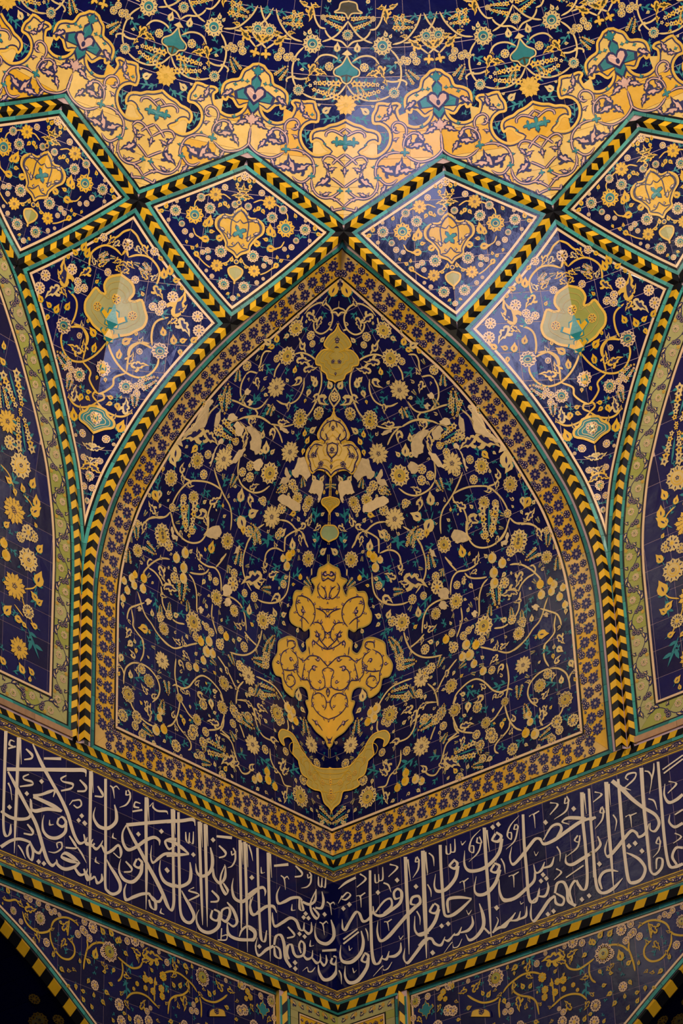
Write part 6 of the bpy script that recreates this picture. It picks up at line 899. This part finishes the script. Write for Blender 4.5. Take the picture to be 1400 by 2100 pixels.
# ---------------------------------------------------------------- neighbouring wall niches: green border and blue field
GB=.165
SIDEP={}
for sf,s in ((NL,'left'),(NR,'right')):
    g=thing('green_border',f'olive green border with navy scrollwork beside the {s} wall arch','tile border','green borders')
    p=thing('side_panel',f'blue tile field with big yellow blossoms at the {s} photo edge','tile panel','side panels')
    vs=np.linspace(Z0+.055,NTOP,70)
    edge=[(np.interp(v,NV,NA),v) for v in vs][::-1]+[(6.5,Z0+.055)]
    sgn=-1 if np.linalg.det(sf.metric(np.array([4.,3.])))>0 else -1
    def off(d):
        o=offset(sf,edge,d); c=o[-2].copy()
        for i in range(len(o)-2):
            if o[i][1]<c[1]: o[i]=c
        return o
    t=np.array([edge[5][0]-edge[0][0],edge[5][1]-edge[0][1]]); sgn=1 if (-t[1]*1>0) else -1   # towards larger a
    def nstrip(name,d1,d2,h,m,par,piece=None):
        A=off(sgn*d1);B=off(sgn*d2); P=sf.P(np.array(edge)); L=np.concatenate([[0],np.cumsum(np.linalg.norm(np.diff(P,axis=0),axis=1))]); Lc=L[-2]
        pt=lambda X,q:(np.interp(q,L,X[:,0]),np.interp(q,L,X[:,1]))
        pc=piece or .3
        cuts=np.concatenate([np.linspace(0,Lc,max(2,round(Lc/pc))+1),np.linspace(Lc,L[-1],max(2,round((L[-1]-Lc)/pc))+1)[1:]])
        V=[];F=[]
        for k in range(len(cuts)-1):
            gp=.0015 if piece else 0; s0,s1=cuts[k]+gp,cuts[k+1]-gp
            ss=[s0]+[l for l in L if s0+.01<l<s1-.01]+[s1]; poly=[pt(A,q) for q in ss]+[pt(B,q) for q in reversed(ss)]
            poly=clip_half(poly,(1,0),5.2)
            if len(poly)<3 or parea(poly)<2e-4: continue
            if piece: patch(name,sf,poly,h,m,par)
            else:
                q=np.array(poly); PP,_,_,NN=sf.frame(q); b0=len(V);k2=len(q)
                V+=list(PP+NN*h)+list(PP+NN*(h-.008)); F.append(tuple(range(b0,b0+k2))); F+=[(b0+j,b0+(j+1)%k2,b0+k2+(j+1)%k2,b0+k2+j) for j in range(k2)]
        if F: obj(name,V,F,m,par)
    d=0.
    nstrip('turquoise_tile',d,d+.026,.012,'turq',g,.155); d+=.026
    nstrip('black_fillet',d,d+.014,.008,'black',g); d+=.014
    nstrip('border_tile',d+.001,d+GB,.005,'olive',g,.24); mg=d+GB/2; d+=GB
    nstrip('black_fillet',d,d+.016,.008,'black',p); d+=.016
    nstrip('white_fillet',d,d+.02,.009,'cream',p); d+=.02
    o=off(sgn*d); pol=[tuple(q) for q in o[:-1]]+[(6.5,o[-1][1]),(6.5,o[0][1])]
    pol=clip_half(pol,(1,0),5.2)
    tiles('tile',sf,pol,np.arange(2.75,5.6,.25),np.arange(1.2,7,.25),.0022,.0022,.004,'blue',p)
    D=SIDE
    for l in D['V']: ribbon(sf,p,'vine',pairs(l),.012,'amber',.0065)
    put(sf,p,D,{'L':('leaf',mL)},.0062)
    put(sf,p,D,{'K':('flower_spike',m_spike('sand','amber')),'B':('bud',mB),'F':('floret',mF),'P':('fruit',mPa),'R':('blossom',m_rose('sand','sand','amber')),'D':('blossom',mDy)},.0085)
    # scrollwork on the green border
    og=off(sgn*mg); ends=[Line(sf,[tuple(q) for q in og[:-1]][::-1]),Line(sf,[tuple(og[-2]),(5.2,og[-1][1])])]
    mGn=m_eslimi('navy','sand'); mGl=m_rose('cream','olive','cream','navy',8); mGf=m_floret('navy','cream','navy',7)
    for ln in ends:
        n=max(1,int(ln.len/.2)); st=ln.len/n
        for k in range(n):
            dd=(k+.5)*st; sg=1 if k%2 else -1
            def pl(nm,m,q,of,size,ang=0.):
                if not 0<=q<=ln.len: return
                c,_,nv,tv=on_line(ln,q,of); build(sf,g,nm,m,c,c+nv*size*cos(ang)+tv*size*sin(ang),.0085)
            pl('blossom',mGl,dd,sg*.026,.036,k); pl('floret',mGf,dd+st*.5,sg*.04,.027,k); pl('floret',mGf,dd+st*.42,sg*.0,.022,k)
            pl('scroll_leaf',mGn,dd+st*.1,-sg*.058,.075,1.2*sg); pl('scroll_leaf',mGn,dd-st*.12,-sg*.058,.075,-1.2*sg+pi)
            pl('scroll_leaf',mGn,dd+st*.45,-sg*.045,.055,.6); pl('floret',m_floret('amber','navy','amber',5),dd+st*.3,sg*.06,.018,k)
        wv=[]
        for q in np.linspace(0,ln.len,max(8,int(ln.len/.04))):
            c,_,_,_=on_line(ln,q,.055*sin(q/st*pi)); wv.append(c)
        ribbon(sf,g,'scroll',wv,.006,'navy',.0075,sm=2)
    # plain stone ledge under the green border
    a0=float(np.interp(Z0,NV,NA))-.02
    st_=thing('stone_ledge',f'bare tan stone ledge under the {s} green border','ledge','stone ledges')
    for k in range(5):
        patch('stone_block',sf,rect(a0+k*.42+.002,a0+k*.42+.418,Z0-.0,Z0+.054),.014+.002*(k%2),'stone',st_,th=.03)
# ---------------------------------------------------------------- calligraphy
for sf,s,D in ((WL,'left',CALL_L),(WR,'right',CALL_R)):
    b=BAND[s]
    for l,r in D['S']:
        A=pairs(l);B=pairs(r)
        if len(A)>2: A=spline(A,6);B=spline(B,6)
        P,_,_,N=sf.frame(A);P2,_,_,N2=sf.frame(B); n=len(A)
        hh=.0075+2*hstep(); V=np.concatenate([P+N*hh,P2+N2*hh]); obj('letter',V,[(i,i+1,n+i+1,n+i) for i in range(n-1)],'letter',b)
    for q in D['N']: patch('letter_dot',sf,[tuple(x) for x in pairs(q)],.0105+2*hstep(),'letter',b,th=.004)
    # running scroll in the two ochre borders
    mV=m_curl('navy','cream'); mVf=m_floret('navy','cream','navy',5)
    for zc,hh in ((1.059,.026),(-.062,.03)):
        ln=Line(sf,[(0.,zc),(2.,zc),(AEND,zc)]); n=int(AEND/.125); st=AEND/n
        wv=[(q,zc+hh*.8*sin(q/st*pi)) for q in np.linspace(0,AEND,n*6)]
        ribbon(sf,b,'scroll',wv,.0085,'navy',.0085,taper=False,sm=1)
        for k in range(n):
            d=(k+.5)*st; sg=1 if k%2 else -1
            build(sf,b,'floret',mVf,(d,zc),(d,zc+hh*.85),.0092); build(sf,b,'scroll_leaf',mV,(d+st*.12,zc-sg*hh*.5),(d+st*.55,zc+sg*hh*.35),.0092,sg); build(sf,b,'scroll_leaf',mV,(d-st*.12,zc-sg*hh*.5),(d-st*.5,zc+sg*hh*.6),.0092,-sg)
# ---------------------------------------------------------------- zone under the inscription
ARC=pchip([1.2,2.0,2.5,2.964,3.281,3.595,3.904,4.3,4.8],[-2.6,-1.86,-1.45,-1.118,-.897,-.696,-.536,-.36,-.2])
arc=[(a,float(ARC(a))) for a in np.linspace(1.9,4.5,40)]
AC=.69                                            # small rope column
for sf,psf,s in ((WL,PL,'left'),(WR,PR,'right')):
    mir=s=='right'
    # wall behind, cut along the arch
    aa=np.concatenate([[0.5],np.linspace(1.2,4.6,30)]); X=[];F=[]
    for a in aa: X+=[(a,-.19),(a,min(-.21,max(-2.,float(ARC(max(a,1.2))))) if a>=1.2 else -2.)]
    for i in range(len(aa)-1): F.append((2*i,2*i+1,2*i+3,2*i+2))
    o=obj('wall_lower_'+s,psf.at(np.array(X),.0012),F,'grout'); o['kind']='structure'
    p=thing('spandrel_panel',f'dark blue floral panel under the {s} inscription band above the dark arch','tile panel','spandrel panels')
    tiles('turquoise_tile',psf,rect(AC+.05,4.4,-.236,-.2),np.arange(0,4.6,.155),[-1,1],.0012,0,.012,'turq',p)
    top=-.238; sgn=1 if np.linalg.det(psf.metric(np.array([3.,-.9])))*1>0 else 1
    fr=[(AC+.055,-1.9),(AC+.055,top),(4.4,top)]
    patch('white_fillet',psf,rect(AC+.07,4.4,top-.02,top-.004),.009,'cream',p,mx=9); patch('white_fillet',psf,rect(AC+.07,AC+.086,-1.6,top-.02),.009,'cream',p,mx=9)
    patch('black_fillet',psf,rect(AC+.05,AC+.07,-1.6,top),.008,'black',p,mx=9)
    hw=.055
    A0=arc
    strip('turquoise_tile',psf,A0,hw+.004,hw+.034,.014,'turq',p,piece=.155)
    strip('black_fillet',psf,A0,hw+.034,hw+.05,.009,'black',p); strip('white_fillet',psf,A0,hw+.05,hw+.068,.009,'cream',p)
    lo=[tuple(q) for q in offset(psf,A0,hw+.068)]
    pol=[(AC+.088,-1.6),(AC+.088,top-.022),(4.4,top-.022)]+[q for q in lo[::-1] if q[1]<top-.03]
    tiles('tile',psf,pol,np.arange(.0,4.6,.25),np.arange(-2.05,0,.25),.0022,.0022,.004,'blue',p)
    D=LOWER
    for l in D['V']: ribbon(psf,p,'vine',pairs(l),.0165,'ochre',.0065)
    put(psf,p,D,{'L':('leaf',mL)},.0062)
    put(psf,p,D,{'E':('palmette',m_eslimi('ochre')),'B':('bud',m_bud('ochre')),'F':('floret',mFc),'YF':('floret',m_floret('yellow','olive','olive',6)),'R':('blossom',m_rose('cream','olive','ochre','navy',12)),'SQ':('blossom',m_palm('teal','ochre'))},.0085)
    filler(psf,p,D,[(u,max(v,-1.35)) for u,v in pol],190,.055,9,[('bud',m_bud('ochre')),('floret',mFc),('leaf',mL),('palmette',m_eslimi('ochre'))])
    for c,l in D['X'][:1]:
        q=spline(pairs(l),3); md=fillpoly(psf,p,'scalloped_inlay',q,c,.0125); ribbon(psf,md,'inlay_edge',q,.012,'navy',.0135,taper=False,sm=1); build(psf,p,'floret',m_floret('navy','amber','navy',6),q.mean(0),q.mean(0)+[0,.03],.0135)
    # rope round the dark arch
    r=thing('rope_rib',f'thick yellow and black rope edging the dark arch at the lower {s}','rib','striped ropes of the lower arches')
    rope(psf,A0,r,pl=.1,hw=hw,hr=.05,sk=.02)
    # dark arch: soffit running back and rear wall
    def sof(u,v,A=np.array(arc)):
        L=np.linspace(0,1,len(A)); a=np.interp(u,L,A[:,0]); z=np.interp(u,L,A[:,1])-.05
        return W_map(a,z,DEP+np.asarray(v,float)[...,None]*1.)
    ss=Surf(sof,mir)
    U,Vv=np.meshgrid(np.linspace(0,1,30),np.linspace(.0,1.5,4),indexing='ij'); uv=np.stack([U,Vv],-1).reshape(-1,2)
    P=ss.P(uv); F=[(i*4+j,(i+1)*4+j,(i+1)*4+j+1,i*4+j+1) for i in range(29) for j in range(3)]
    q=thing('arch_soffit',f'unlit floral tile soffit inside the dark arch at the lower {s}','soffit','dark arch soffits')
    for i in range(15):
        for j in range(6):
            cs=np.array([(i/15+.001,j*.25+.002),((i+1)/15-.001,j*.25+.002),((i+1)/15-.001,j*.25+.248),(i/15+.001,j*.25+.248)]); X=ss.P(cs); obj('tile',np.concatenate([X,X+[0,0,.01]]),[(0,1,2,3),(0,1,5,4),(1,2,6,5),(2,3,7,6),(3,0,4,7)],'blue',q)
    rr=random.Random(4)
    class SofS(Surf):
        def frame(self,uv):
            P,Pu,Pv,N=Surf.frame(self,uv); N=N*np.where(N[...,2:3]>0,-1,1); return P,Pu,Pv,N
    ss=SofS(sof,mir)
    for k in range(70):
        c=np.array([rr.uniform(.1,.98),rr.uniform(.08,1.3)]); a=rr.uniform(0,6.28); nm,m,sz=rr.choice((('blossom',m_rose('ochre','olive','ochre'),.07),('floret',m_floret('ochre'),.05),('palmette',m_eslimi('ochre'),.12),('leaf',mL,.09)))
        J=ss.metric(c); build(ss,q,nm,m,c,c+np.linalg.inv(J)@(np.array([cos(a),sin(a)])*sz),.004)
    back=Surf(lambda a,z:W_map(a,z,DEP+1.5),mir)
    o=obj('wall_recess_'+s,back.P(np.array([(1.5,-3.),(5.,-3.),(5.,.2),(1.5,.2)])),[(0,1,2,3)],'blue'); o['kind']='structure'
    # small rope column and the corner panel
    r=thing('rope_column',f'slim black and yellow chevron column under the {s} inscription band','column','slim rope columns')
    rope(sf,[(AC,-1.6),(AC,-.9),(AC,-.202)],r,pl=.085,hw=.036,hr=.035,sk=.05)
    tiles('turquoise_tile',sf,rect(AC+.037,AC+.052,-1.6,-.2),[0,2],np.arange(-1.65,-.1,.155),0,.0012,.01,'turq',r)
    c=thing('corner_panel',f'small yellow panel in an olive border on the {s} side of the corner','tile panel','corner panels')
    a1=AC-.038
    tiles('turquoise_tile',sf,rect(0,a1,-.222,-.202),np.arange(0,1,.155),[-1,1],.0012,0,.012,'turq',c); tiles('turquoise_tile',sf,rect(a1-.022,a1,-1.6,-.222),[0,2],np.arange(-1.65,-.1,.155),0,.0012,.012,'turq',c)
    patch('black_fillet',sf,rect(0,a1-.022,-.234,-.222),.008,'black',c,mx=9); patch('black_fillet',sf,rect(a1-.034,a1-.022,-1.6,-.234),.008,'black',c,mx=9)
    tiles('border_tile',sf,rect(0,a1-.035,-.33,-.235),np.arange(0,1,.25),[-1,1],.001,0,.006,'olive',c); tiles('border_tile',sf,rect(a1-.13,a1-.035,-1.6,-.332),[0,2],np.arange(-1.65,-.1,.25),0,.001,.006,'olive',c)
    patch('black_fillet',sf,rect(0,a1-.132,-.342,-.331),.008,'black',c,mx=9); patch('black_fillet',sf,rect(a1-.143,a1-.132,-1.6,-.342),.008,'black',c,mx=9)
    patch('white_fillet',sf,rect(0,a1-.145,-.355,-.343),.009,'cream',c,mx=9); patch('white_fillet',sf,rect(a1-.156,a1-.145,-1.6,-.355),.009,'cream',c,mx=9)
    tiles('tile',sf,rect(0,a1-.158,-1.6,-.357),np.arange(0,1,.25),np.arange(-1.75,0,.25),.001,.001,.005,'yellow',c)
    for k in range(6):
        d=.05+k*.1; build(sf,c,'scroll_leaf',m_eslimi('navy','sand'),(d,-.29),(d+.06,-.27+.03*(k%2)),.0085,1 if k%2 else -1)
        build(sf,c,'floret',m_floret('amber','navy','amber',6),(d+.05,-.265),(d+.05,-.245),.0085)
    for k in range(4):
        build(sf,c,'floret',m_floret('navy','amber','navy',5),(.05+k*.12,-.39-.02*(k%2)),(.05+k*.12,-.36-.02*(k%2)),.0085); build(sf,c,'scroll_leaf',mCn,(.1+k*.12,-.39),(.14+k*.12,-.4),.0085)
    o=obj('wall_corner_'+s,sf.at(np.array([(0,-1.7),(AC+.06,-1.7),(AC+.06,-.19),(0,-.19)]),.0012),[(0,1,2,3)],'grout'); o['kind']='structure'
    J0=[sf.at(np.array([AC+.055,z]),.0) for z in (-.2,-1.7)]+[psf.at(np.array([AC+.055,z]),-.01) for z in (-1.7,-.2)]
    o=obj('wall_return_'+s,J0,[(0,1,2,3)],'ochre'); o['kind']='structure'
